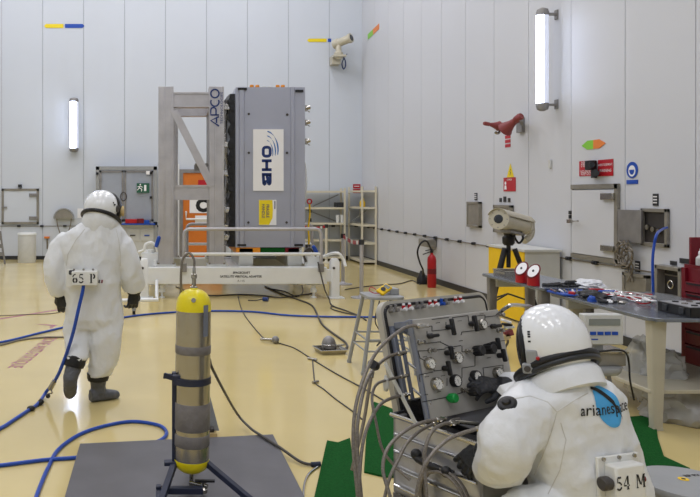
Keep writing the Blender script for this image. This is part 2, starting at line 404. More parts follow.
# half-round hose bracket
c = BW(64.5, 218.5, .02); t = thing('hose_bracket', c, 'half-round grey bracket on the back wall with two hoses hanging in a V', 'bracket')
hr = .27
part('hood', MB().prism([(hr*math.cos(PI*i/14), hr*math.sin(PI*i/14)) for i in range(15)], c, X_, Z_, .14), 'box', t)
part('rim', MB().tube([c-Y_*.14+X_*hr*math.cos(PI*i/14)+Z_*hr*math.sin(PI*i/14) for i in range(15)], .022, 6), 'greyp', t)
for sx in (-1, 1): part('hose', MB().tube([c+X_*.2*sx-Y_*.1-Z_*.0, c+X_*.17*sx-Y_*.1-Z_*.2, c+X_*.09*sx-Y_*.1-Z_*.45, c+X_*.06*sx-Y_*.1-Z_*.56], .014, 6, smooth=4), 'cableg', t)
one('notice', MB().bx(BW(77.5,0).x,BW(86,0).x,YB-.012,YB-.002,BW(0,218).z,BW(0,208.5).z), 'letterw', 'white paper notice on the back wall right behind the walking person', 'notice')
t = thing('wall_tap', BW(47,237), 'small orange topped wall tap low on the back wall beside the white bin', 'tap')
part('head', MB().bx(BW(44.6,0).x,BW(49.6,0).x,YB-.07,YB-.002,BW(0,238.2).z,BW(0,236.4).z), 'signor', t); part('pipe', MB().cyl(BW(47.3,238,.03), BW(47.3,249,.03), .02, seg=8), 'cableg', t)

# glazed cabinet
def cab():
    x0, x1 = P(96,0,19.2).x, P(157,0,19.2).x; zt = P(0,166.5,19.2).z; zm = P(0,223,19.2).z; y0, y1 = 19.15, 19.62
    t = thing('glazed_cabinet', ((x0+x1)/2, 19.4, 0), 'tall grey cabinet with glazed double doors behind the white adapter beam', 'cabinet')
    f = MB(); w = .09
    for x in (x0, x1-w):
        for y in (y0, y1-w): f.bx(x, x+w, y, y+w, 0, zt)
    for z in (zt-w, zm-.06): f.bx(x0, x1, y0, y0+w, z, z+w); f.bx(x0, x1, y1-w, y1, z, z+w)
    part('frame', f, 'greyp', t)
    xm = P(124,0,19.2).x
    for a, b in ((x0+w, xm), (xm+.0, x1-w)):
        d = MB(); k = .05; a1, b1 = a+.01, b-.01; zb, ze = zm+.05, zt-w-.02
        d.bx(a1,a1+k,y0+.01,y0+.05,zb,ze); d.bx(b1-k,b1,y0+.01,y0+.05,zb,ze); d.bx(a1,b1,y0+.01,y0+.05,zb,zb+k); d.bx(a1,b1,y0+.01,y0+.05,ze-k,ze)
        dd = part('door', d, 'alud', t); part('pane', MB().bx(a1+k,b1-k,y0+.025,y0+.035,zb+k,ze-k), 'glazing', dd)
        if a > x0+.5:
            part('handle', MB().torus(P(123.5,196.5,y0-.01), Y_, .08, .012, 16, 6, 1, 1.4), 'cable', dd)
    part('worktop', MB().bx(x0+.02,x1-.02,y0+.03,y1,zm-.04,zm), 'greyl', t)
    part('lower_panel', MB().bx(x0+w,x1-w,y0+.04,y1-.05,.12,zm-.06), 'greyl', t)
    for i in range(2):
        q = MB(); a = P(127,0,y0).x+i*.38; q.bx(a, a+.33, y0+.02, y0+.04, P(0,241,y0).z, P(0,229,y0).z); dr = part('drawer', q, 'greyl', t, bevel=.004)
        part('pull', MB().bx(a+.08,a+.22,y0-.005,y0+.02,P(0,236,y0).z,P(0,234.8,y0).z), 'signb' if i else 'cable', dr)
    for x, z in ((97.2,173.5),(97.2,197.5),(151,173),(151,197.5)): part('hinge', MB().bx(P(x-1.3,0,y0).x,P(x+1.3,0,y0).x,y0-.03,y0+.01,P(0,z+1.2,y0).z,P(0,z-1.2,y0).z), 'black', t)
    # things on the worktop
    for k,(pa,pb,za,zb,c,l) in enumerate(((125.5,137,219,222.8,'red','red box with white label on the cabinet worktop beside the walking person'),(137.2,144,218.5,222.8,'dred','dark red package next to the red box in the glazed cabinet'),(144.2,149.5,220,222.8,'signb','blue package at the right end of the glazed cabinet worktop'))):
        one('package', MB().bx(P(pa,0,19.12).x,P(pb,0,19.12).x,y0-.14,y0-.0,zm-.005,P(0,za,19.12).z), c, l, 'package', bevel=.01)
    part('ledge', MB().bx(x0+.3,x1-.05,y0-.16,y0+.02,zm-.04,zm-.006), 'signb', t)
    s = thing('exit_sign', P(143,187,y0-.01), 'green emergency exit sign with white running figure on the glazed cabinet', 'sign')
    part('sign_plate', MB().bx(P(136.8,0,y0).x,P(149.4,0,y0).x,y0-.03,y0-.005,P(0,192.8,y0).z,P(0,183.2,y0).z), 'signg', s)
    m = MB(); o = P(140.3,188,y0-.034)
    ribbons(m, [[(0,.06),(-.03,-.0),(-.08,-.06)],[(-.03,0),(.04,-.03),(.03,-.09)],[(-.07,.03),(0,.05),(.06,.02)]], .022, o, X_, Z_)
    m.prism([(.02*math.cos(i*PI/4),.09+.02*math.sin(i*PI/4)) for i in range(8)], o, X_, Z_, .001)
    m.prism([(.1,-.08),(.16,-.08),(.16,.08),(.1,.08)], o, X_, Z_, .001)
    part('pictogram', m, 'letterw', s)
    one('switch', MB().bx(P(146.2,0,y0).x,P(150,0,y0).x,y0-.03,y0-.005,P(0,174.5,y0).z,P(0,171,y0).z), 'letterw', 'small white label at the top right of the glazed cabinet', 'label')
cab()
# wall camera on the back wall
c = BW(341, 42)
t = thing('surveillance_camera', BW(334,62), 'beige explosion-proof surveillance camera on a bracket high on the back wall', 'camera')
Yc = YB-.35
m = MB(); a_, b_ = P(335,44.5,Yc+.1), P(352,37.5,Yc-.25); d = (b_-a_).normalized()
m.lathe(a_, d, [(.07,-.05),(.12,-.03),(.13,0),(.13,.12),(.11,.14),(.11,.42),(.13,.43),(.13,.5),(.09,.505)], 20); part('housing', m, 'housing', t)
part('lens', MB().lathe(a_+d*.5, d, [(.085,0),(.085,.012),(.05,.014)], 16), 'lens', t)
m = MB(); m.lathe(P(338.5,55,Yc), Z_, [(.07,-.12),(.09,-.1),(.12,0),(.12,.05),(.08,.1),(.07,.28)], 18); part('pan_head', m, 'housing', t)
m = MB(); m.bx(BW(329.5,0).x,BW(338,0).x,YB-.3,YB-.002,BW(0,66).z,BW(0,57.5).z); m.bx(BW(329.5,0).x,BW(342,0).x,YB-.5,YB-.25,BW(0,60).z,BW(0,58).z); part('bracket', m, 'housing', t, bevel=.01)
part('cable', MB().tube([P(342,56,Yc),P(345,60,Yc),P(345.5,66,Yc+.1),P(343.5,69,Yc+.2),P(342,64,Yc+.2),P(344,58,Yc),P(347,54,Yc)], .016, 6, smooth=5), 'letterb', t)
# red placards
for k, (a, b, l) in enumerate(((184.2,188.3,'upper of two red placards in the hall corner above the racks'),(189,193,'lower of two red placards in the hall corner above the racks'))):
    t = thing('placard', BW(356.5,b), l, 'sign'); part('sign_plate', MB().bx(BW(353,0).x,BW(360.3,0).x,YB-.01,YB-.002,BW(0,b).z,BW(0,a).z), 'signred', t)
    m = MB(); m.bx(BW(354,0).x,BW(359.3,0).x,YB-.0125,YB-.0105,BW(0,(a+b)/2+.35).z,BW(0,(a+b)/2-.35).z); part('marking', m, 'letterw', t)

# ------------------------------------------------------------------ racks in the corner
def rack(x0, x1, y0, y1, h, levels, label, braces):
    t = thing('storage_rack', ((x0+x1)/2,(y0+y1)/2,0), label, 'shelf'); w = .045
    for x in (x0, x1-w):
        for y in (y0, y1-w): part('post', MB().bx(x,x+w,y,y+w,0,h), 'beige', t)
    for z in levels: part('shelf', MB().bx(x0+.005,x1-.005,y0+.005,y1-.005,z-.05,z), 'beige', t)
    for a, b in braces: part('brace', MB().beam(a, b, .02, .03), 'greyp', t)
zl = [P(0,y,19.2).z for y in (190.8, 207.3, 222.8, 239.5)]+[.12]
rack(3.35, 4.78, 19.15, 19.6, 1.95, zl, 'beige metal rack against the back wall behind the grey container',
     [(V((4.0,19.62,zl[1]+.02)),V((4.7,19.62,zl[0]-.1))),(V((3.8,19.62,zl[2]+.35)),V((4.7,19.62,zl[2])))])
zl2 = [P(0,y,18.3).z for y in (190.3, 207, 224.5, 242.3)]+[.1]
rack(4.94, 5.33, 18.2, 19.55, 1.98, zl2, 'beige metal rack in the corner against the right wall', [(V((4.99,19.5,zl2[2])),V((5.28,18.6,zl2[1]))),(V((5.28,19.5,zl2[2])),V((4.99,18.6,zl2[1])))])
one('storage_box', MB().bx(4.55,4.75,19.2,19.5,zl[1],zl[1]+.13), 'base', 'small black box on the rack below the red placards', 'box')
one('storage_pot', MB().lathe(V((5.02,18.4,zl2[1])), Z_, [(.06,0),(.07,.02),(.07,.13),(.05,.15),(.02,.24)], 14), 'yellowc', 'yellow pot with dark top on the corner rack', 'pot')
for i, x in enumerate((5.0, 5.12)): one('cup', MB().lathe(V((x-.4+.0,19.3,zl[2])), Z_, [(.04,0),(.05,.2),(.045,.21)], 12), 'white', 'slim white bottle standing on the rack under the black box', 'bottle', 'white bottles on the rack')
# stanchions and belts
def stanchion(p, label, h=1.0, m='alu', r=.033):
    t = thing('barrier_post', p, label, 'barrier post')
    part('pole', MB().cyl(p+Z_*.03, p+Z_*(h-.06), r), m, t); part('base_plate', MB().lathe(p, Z_, [(.18,0),(.18,.015),(.06,.03),(.035,.06)], 28), m, t)
    part('belt_cassette', MB().cyl(p+Z_*(h-.09), p+Z_*h, r*1.35), 'base', t)
    return p+Z_*(h-.05)
A = stanchion(F(343,284.3), 'steel barrier post in front of the racks at the far end of the belt')
B = stanchion(F(361.5,298), 'nearest steel barrier post holding the red and white belt')
C = stanchion(F(326.3,262.8), 'thin barrier post seen just right of the grey container', m='beige')
D = stanchion(F(303,262.8), 'barrier post mostly hidden behind the grey container', m='beige')
def belt(a, b, l):
    t = thing('barrier_belt', a, l, 'belt'); n = 7
    for c_ in ('signred', 'letterw'):
        for i in range(n):
            m = MB()
            if (i % 2 == 0) == (c_ == 'signred'):
                fr = lambda q: a.lerp(b, q)-Z_*.05*math.sin(PI*q)
                w0, w1 = (i)/n, (i+1)/n
                if i % 2: w0, w1 = w0+.3/n, w1-.3/n
                m.beam(fr(w0), fr(w1), .006, .07, Z_); part('belt_segment', m, c_, t)
belt(A, B, 'red and white barrier belt between the two steel posts'); belt(D, C, 'red barrier belt ending at the thin post beside the container')

# ------------------------------------------------------------------ right wall
def on_right(px0, px1, py0, py1, d0=0.002, d1=.02):     # box on the right wall from pixel corners
    ya, yb = XR*FX/(px0-VX), XR*FX/(px1-VX); ym = (ya+yb)/2
    z1, z0 = H-(py0-VY)*ym/FX, H-(py1-VY)*ym/FX
    return (XR-d1, XR-d0, yb, ya, z0, z1)
c = RW(542.5, 59.5, .2); t = thing('tube_lamp', (XR, c.y, c.z), 'large lit vertical tube lamp high on the right wall', 'lamp')
tube_lamp(t, c, (-X_*.8-Y_*.6).normalized(), (Y_*-.8+X_*.6).normalized(), 103*c.y/FX, .078, bl=.199, wn=-X_)
# double horn
t = thing('horn_speaker', RW(523,125), 'pair of red horn loudspeakers on a bracket under the right wall lamp', 'loudspeaker')
m = MB(); m.bx(*on_right(519.5,525,118,132.5,.002,.05)); m.beam(RW(522,124,.05), RW(521,120,.22), .05, .03); part('bracket', m, 'alud', t)
def hornmesh(a, b, r0, r1):
    d = b-a; L = d.length; m = MB(); m.use('horn')
    m.lathe(a, d, [(r0*.8,-.02),(r0,0),(r0,L*.28),(r0*.8,L*.33),(r1*.5,L*.6),(r1*.8,L*.9),(r1,L),(r1*.92,L+.005),(r1*.4,L*.75),(r0*.3,L*.5)], 22); return m
h1 = hornmesh(RW(520.5,116.5,.22), P(505,129,10.7), .055, .12); part('horn', h1, 'horn', t)
h2 = hornmesh(P(485,123.5,10.7), P(498.5,126,10.75), .03, .075); part('horn', h2, 'horn', t)
part('clamp', MB().tube([P(501,129,10.8),P(498,133.5,10.8),P(495,132,10.8)], .02, 6, smooth=4), 'steel', t)
# three strips
x0,x1,yb,ya,z0,z1 = on_right(505.4,510.7,135.3,147.5)
for i, w_ in enumerate(('top','middle','bottom')):
    q = z1-(z1-z0)*i*.36; one('red_strip', MB().bx(XR-.006,XR-.002,yb,ya,q-(z1-z0)*.26,q), 'signred', w_+' one of three short red strips stuck under the horn loudspeakers', 'sticker', 'red strips under the horns')
# warning triangle and red sign
x0,x1,yb,ya,z0,z1 = on_right(507.2,514.2,163.6,177.2)
t = thing('warning_triangle', (XR,(ya+yb)/2,z0), 'yellow triangular warning sign above the small red sign', 'sign')
part('sign_plate', MB().prism([(0,0),(ya-yb,0),((ya-yb)/2,z1-z0)], V((XR-.003,ya,z0)), -Y_, Z_, -.004 if (-Y_).cross(Z_).dot(-X_)<0 else .004), 'signy', t)
m = MB(); o = V((XR-.0085,(ya+yb)/2,z0)); ribbons(m, [[(.012,.13),(-.012,.08),(.014,.08),(-.006,.03)]], .016, o, -Y_, Z_); part('bolt_symbol', m, 'letterk', t)
def red_sign(px0,px1,py0,py1,label,lines,pic=False):
    x0,x1,yb,ya,z0,z1 = on_right(px0,px1,py0,py1,.002,.007)
    t = thing('safety_sign', (XR,(ya+yb)/2,z0), label, 'sign'); part('sign_plate', MB().bx(x0,x1,yb,ya,z0,z1), 'signred', t)
    m = MB(); W = ya-yb; Hh = z1-z0
    for k, (l, q, sz) in enumerate(lines): write(m, l, V((XR-.0085,(ya+yb)/2,z0+Hh*q)), -Y_, Z_, sz, xs=1)
    part('lettering', m, 'letterw', t)
    if pic:
        m = MB(); o = V((XR-.0085,ya-.07,z0+.03)); m.prism([(.028*math.cos(i*PI/6),.1+.028*math.sin(i*PI/6)) for i in range(12)], o, -Y_, Z_, .001); m.prism([(-.04,0),(.04,0),(.025,.065),(-.025,.065)], o, -Y_, Z_, .001); part('pictogram', m, 'letterw', t)
red_sign(503.9,516,177.5,191.4,'small red safety sign with white pictogram below the yellow triangle',[('DANGER',.84,.04)],True)
red_sign(579.7,594,160.8,176,'left red safety sign with white lines above the white door hatch',[('DEFENSE',.85,.055),('D ENTRER',.68,.05),('NO ENTRY',.3,.05),('KEEP OUT',.14,.05)])
red_sign(598.4,613.6,159.5,176,'right red safety sign with white lines above the white door hatch',[('AVERTISSEMENT',.68,.04),('WARNING',.32,.05)])
# arrow on right wall
def arrow_right(px0,px1,py0,py1,c0,c1,label):
    x0,x1,yb,ya,z0,z1 = on_right(px0,px1,py0,py1); W=ya-yb; Hh=z1-z0; t = thing('arrow_sign',(XR,ya,z0),label,'sign')
    for c_, poly in ((c0,[(0,Hh/2),(W*.25,0),(W/2,0),(W/2,Hh),(W*.25,Hh)]),(c1,[(W/2,0),(W*.75,0),(W,Hh/2),(W*.75,Hh),(W/2,Hh)])):
        part('arrow_half', MB().prism(poly, V((XR-.003,ya,z0)), -Y_, Z_, .004), c_, t)
arrow_right(582,606,140,149,'lime','signor','green and orange double arrow sign above the red signs')
t = thing('arrow_sign', RW(373,31), 'tilted green and orange marker high on the right wall near the corner', 'sign')
for c_, a_, b_ in (('lime',RW(367.8,37,.006),RW(373,32,.006)),('signor',RW(373,32,.006),RW(379,26.3,.006))): part('arrow_half', MB().beam(a_,b_,.14,.008,X_), c_, t)
# small wall camera between red signs
t = thing('wall_camera', RW(595,170), 'small black camera mounted between the two red safety signs', 'camera')
m = MB(); m.bx(*on_right(591.5,598,160.5,170,.01,.09)); part('body', m, 'black', t, bevel=.01); m = MB(); m.cyl(RW(595,173,.14), RW(595,173,.01), .045); m.bx(*on_right(594,597.5,170,178,.005,.04)); part('mount', m, 'base', t)
part('lens', MB().cyl(RW(592,165,.12), RW(592,165,.08), .03), 'lens', t)
one('wall_tab', MB().bx(*on_right(550,552.2,160,168,.002,.03)), 'greyl', 'small pale tab on the right wall below the tube lamp', 'tab', bevel=.004)
# blue mandatory sign
x0,x1,yb,ya,z0,z1 = on_right(627,638.3,161.8,178.3); t = thing('mandatory_sign',(XR,(ya+yb)/2,z0),'oval blue sign with a white face pictogram beside the red signs','sign')
cy, cz, ry, rz = (ya+yb)/2,(z0+z1)/2,(ya-yb)/2,(z1-z0)/2
part('sign_plate', MB().prism([(ry*math.cos(i*PI/14),rz*math.sin(i*PI/14)) for i in range(28)], V((XR-.003,cy,cz)), -Y_, Z_, .004), 'signb', t)
m = MB(); m.prism([(ry*.62*math.cos(i*PI/12),rz*.68*math.sin(i*PI/12)-.01) for i in range(24)], V((XR-.008,cy,cz)), -Y_, Z_, .001); part('pictogram', m, 'letterw', t)
m = MB(); o = V((XR-.0095,cy,cz)); m.prism([(-.045,.004),(.045,.004),(.038,-.03),(.016,-.052),(-.016,-.052),(-.038,-.03)], o, -Y_, Z_, .001); part('mask_symbol', m, 'signb', t)
one('mandatory_sign', MB().bx(*on_right(627,638.3,179.9,184,.002,.007)), 'signb', 'narrow blue plate right under the oval blue sign', 'sign')
# hatch door in right wall
x0,x1,yb,ya,z0,z1 = on_right(573.5,620.4,184.2,260.5,.002,.04)
t = thing('wall_hatch',(XR,(ya+yb)/2,z0),'large white hatch door with steel frame and hinges on the right wall','hatch')
w=.06; f=MB(); f.bx(x0,x1,yb,ya,z1-w,z1); f.bx(x0,x1,yb,ya,z0,z0+w*.9); f.bx(x0,x1,yb,yb+w,z0,z1); f.bx(x0+.02,x1,ya-.015,ya,z0,z1); part('hatch_frame', f, 'box', t)
part('hatch_leaf', MB().bx(XR-.035,XR-.004,yb+w+.01,ya-.02,z0+w,z1-w-.01), 'wallr', t, bevel=.004)
for a_,b_ in ((193,200),(245.5,251.5)): part('hinge', MB().bx(*on_right(606,618.5,a_,b_,.03,.075)), 'steel', t, bevel=.006)
m=MB(); m.bx(*on_right(571,575,219.5,223,.03,.06)); m.tube([RW(573,221,.06),RW(573,221.2,.11),RW(578,221,.11)],.012,6); part('handle', m, 'steel', t)
for i,(a_,b_) in enumerate(((210.8,214.2),(215,218.6))): one('label_plate', MB().bx(*on_right(569.3,571.8,a_,b_,.002,.012)), 'black', ('upper' if not i else 'lower')+' black label plate left of the large white hatch door', 'label')
def wall_box(px0,px1,py0,py1,label,open_=False,depth=.06):
    x0,x1,yb,ya,z0,z1 = on_right(px0,px1,py0,py1,.002,depth); t = thing('wall_box',(XR,(ya+yb)/2,z0),label,'electrical box')
    w=.04; f=MB(); f.bx(x0,x1,yb,ya,z1-w,z1); f.bx(x0,x1,yb,ya,z0,z0+w); f.bx(x0,x1,yb,yb+w,z0,z1); f.bx(x0,x1,ya-w,ya,z0,z1); part('frame', f, 'box', t, bevel=.004)
    if open_: part('back_plate', MB().bx(XR-.012,XR-.004,yb+w,ya-w,z0+w,z1-w), 'boxin', t)
    else: part('cover', MB().bx(XR-depth*.8,XR-.004,yb+w*.9,ya-w*.9,z0+w*.9,z1-w*.9), 'box', t, bevel=.004)
    return t,(yb,ya,z0,z1)
wall_box(469.7,482.2,201.7,227.2,'grey steel wall box left of the tripod camera')
wall_box(496.5,514,205,233,'grey steel wall box partly hidden by the tripod camera')
t,(yb,ya,z0,z1) = wall_box(643.4,670,208.5,246.5,'open steel wall box with a blue hose plugged in',True,.035)
# its open door hinged left (towards far side), swung against the wall
ya2,yb2=(XR-.055)*FX/(618.6-VX),(XR-.055)*FX/(642.2-VX)
part('door', MB().bx(XR-.07,XR-.045,yb2,ya2,z0+.02,z1-.02), 'alud', t, bevel=.004)
for q in (.2,.8): part('hinge', MB().cyl(V((XR-.045,ya+.005,z0+(z1-z0)*q-.05)),V((XR-.045,ya+.005,z0+(z1-z0)*q+.05)),.018,seg=10),'alud',t)
for k in range(3): part('socket', MB().cyl(V((XR-.02,ya-.12-.09*k,(z0+z1)/2-.02*k)),V((XR-.045,ya-.12-.09*k,(z0+z1)/2-.02*k)),.03,seg=14),'steel',t)
t,(yb,ya,z0,z1)=wall_box(627,651,273.4,297,'closed steel wall box low on the right wall above the tool table')
t,(yb,ya,z0,z1)=wall_box(663.5,690,266.3,299,'open dark wall box beside the red tool cabinet',True,.1)
part('socket', MB().torus(V((XR-.06,(ya+yb)/2,(z0+z1)/2-.02)), X_, .04, .01, 16, 6), 'steel', t)
for k,(a,b,c_,d_,l) in enumerate(((475,477.5,193,200,'narrow black label above the left steel wall box'),(500,502,198,202,'left small black label above the box behind the tripod camera'),(504,506.5,196.5,202,'middle small black label above the box behind the tripod camera'),(508.5,510.5,198,202,'right small black label above the box behind the tripod camera'),(653.7,658.8,193.7,205.7,'black label above the open wall box with blue hose'),(636,640.5,261,272,'black label above the closed low wall box'),(671,677,261,265,'small black label left above the open dark wall box'),(680.5,690,258.5,263.5,'wide black label nearest to the red tool cabinet lid'))):
    x0,x1,yb,ya,z0,z1=on_right(a,b,c_,d_,.002,.012); t=thing('label_plate',(XR,(ya+yb)/2,z0),l,'label'); part('plate', MB().bx(x0,x1,yb,ya,z0,z1),'base',t)
    if (z1-z0)>.12:
        m=MB()
        for q in (.25,.5,.75): m.bx(XR-.0145,XR-.0125,yb+.01,ya-.01,z0+(z1-z0)*q-.006,z0+(z1-z0)*q+.006)
        part('marking', m, 'letterw', t)
# cable bundle hanging
t = thing('cable_bundle', RW(625,242), 'tangled bundle of beige cables hanging below the open wall box door', 'cable')
for k in range(7):
    r=random.Random(k); cx=624+r.uniform(-4,4); cyy=253+r.uniform(-5,6); rx=r.uniform(4,8); ryy=r.uniform(7,12); pts=[]
    for i in range(12): pts.append(RW(cx+rx*math.cos(2*PI*i/12)+r.uniform(-1.2,1.2), cyy+ryy*math.sin(2*PI*i/12)+r.uniform(-1.2,1.2), .06+r.uniform(0,.07)))
    part('cable_loop', MB().tube(pts, .0085, 6, closed=True, smooth=3), 'cableg', t)
for k in range(3): part('cable_end', MB().tube([RW(620+4*k,240,.08),RW(618+5*k,255,.1),RW(627+3*k,268,.08),RW(633-3*k,282,.07)], .008, 6, smooth=5), 'cableg', t)
# valve on wall above extinguisher
t = thing('wall_valve', RW(432,244), 'grimy metal valve block on the right wall above the fire extinguisher', 'valve')
part('body', MB().bx(*on_right(428,437,238.5,246.5,.002,.2)), 'box', t, bevel=.02); part('outlet', MB().cyl(RW(433.5,246,.12),RW(433.5,250,.12),.06,.04), 'box', t)
# fire extinguisher
c = F(431.8,287.5); t = thing('fire_extinguisher', c, 'red fire extinguisher standing on the floor at the right wall', 'fire extinguisher')
part('cylinder', MB().lathe(c, Z_, [(.075,0),(.082,.015),(.082,.52),(.075,.57),(.05,.61),(.028,.63),(.028,.66)], 24), 'red', t)
m=MB(); m.cyl(c+Z_*.66,c+Z_*.71,.03); m.beam(c+Z_*.7+X_*.03,c+Z_*.63-X_*.17,.03,.015); m.beam(c+Z_*.73+X_*.02,c+Z_*.7-X_*.12,.03,.012); part('valve_handle', m, 'black', t)
part('label_plate', MB().lathe(c+Z_*.26, Z_, [(.0835,0),(.0835,.1)], 24), 'dred', t)
q=F(422,284); part('hose', MB().tube([c+Z_*.69, P(427,241.5,13.7), P(421,243,13.7), P(417.5,252,13.7), P(420,263,13.75), P(423,270,13.75), P(423,276,q.y)], .017, 8, smooth=6), 'black', t)
part('nozzle', MB().lathe(q+V((0,0,.005)), Z_, [(.1,0),(.1,.1),(.07,.16),(.03,.26)], 16), 'black', t)

# ------------------------------------------------------------------ yellow cabinet, camera on tripod
t = thing('steel_cabinet', (5.08,10.2,0), 'low cabinet with yellow side and grey front behind the tripod camera', 'cabinet')
part('body', MB().bx(4.85,5.32,9.72,10.8,.02,.99), 'greyl', t, bevel=.004)
part('side_panel', MB().bx(4.835,4.85,9.73,10.79,.03,.98), 'yellowc', t, label='yellow side panel'); part('top', MB().bx(4.82,5.33,9.68,10.83,.99,1.02), 'greyl', t)
part('lock', MB().bx(4.82,4.835,10.1,10.2,.5,.6), 'black', t)
def tripod_cam():
    Y0=8.8; base=P(508,0,Y0); base.z=0; t=thing('camera_tripod', base, 'black tripod with crossed lower struts standing behind the steel table', 'tripod')
    hub=P(508.5,247,Y0)
    part('centre_column', MB().cyl(hub-Z_*.25, hub+Z_*.12, .025), 'black', t)
    part('pan_head', MB().lathe(hub+Z_*.02, Z_, [(.05,0),(.07,.03),(.07,.1),(.05,.12),(.06,.16),(.1,.19),(.1,.22)], 18), 'black', t)
    for dx,dy in ((-.33,-.1),(-.15,.35),(.42,-.15)):
        ft=V((base.x+dx,Y0+dy,.02)); tp=hub+V((dx*.15,dy*.15,-.02)); m=MB(); m.cyl(tp,tp.lerp(ft,.55),.03,.028,12); m.cyl(tp.lerp(ft,.5),ft,.02,.018,12); m.sph(ft,.028,10,6); part('leg', m, 'black', t)
        part('strut', MB().cyl(tp.lerp(ft,.6),V((base.x,Y0,.55)),.01,seg=8),'black',t)
    c=thing('surveillance_camera', hub+Z_*.24, 'cylindrical beige camera housing mounted on the black tripod', 'camera')
    fr=P(498.5,219,Y0-.32); bk=P(526.5,226,Y0+.2); d=(bk-fr).normalized(); L=(bk-fr).length
    part('housing', MB().lathe(fr, d, [(.095,0),(.122,.002),(.122,.04),(.106,.045),(.106,L*.86),(.116,L*.87),(.116,L*.95),(.09,L)], 28), 'housing', c)
    part('lens', MB().lathe(fr-d*.004, d, [(.042,-.006),(.052,-.002),(.055,.01)], 20), 'lens', c)
    m=MB(); ax_,bx_=basis(d)
    for i in range(8): e_=ax_*math.cos(PI*i/4)+bx_*math.sin(PI*i/4); m.cyl(fr+e_*.1-d*.004,fr+e_*.1+d*.004,.007,seg=8)
    part('bolt_circle', m, 'alud', c)
    part('sun_shield', MB().loft([[fr+d*q+V((0,0,0))+(basis(d)[0]*math.cos(a)+basis(d)[1]*math.sin(a))*r for a,r in [(math.radians(k),.123) for k in range(20,161,10)]+[(math.radians(k),.128) for k in range(160,19,-10)]] for q in (-.03,L*.97)]), 'housing', c)
    part('mount_plate', MB().beam(fr.lerp(bk,.25)-Z_*.125, fr.lerp(bk,.75)-Z_*.125, .12, .03), 'alud', c)
    part('elbow_conduit', MB().tube([bk-d*.12-Z_*.02,P(531,228,Y0+.25),P(530,236,Y0+.2),P(524,241,Y0+.15)], .042, 12, smooth=5), 'housing', c)
    part('cable', MB().tube([P(520,230,Y0),P(523,238,Y0),P(519,243,Y0),P(515,238,Y0),P(514,232,Y0)], .014, 8, smooth=5), 'black', c)
tripod_cam()
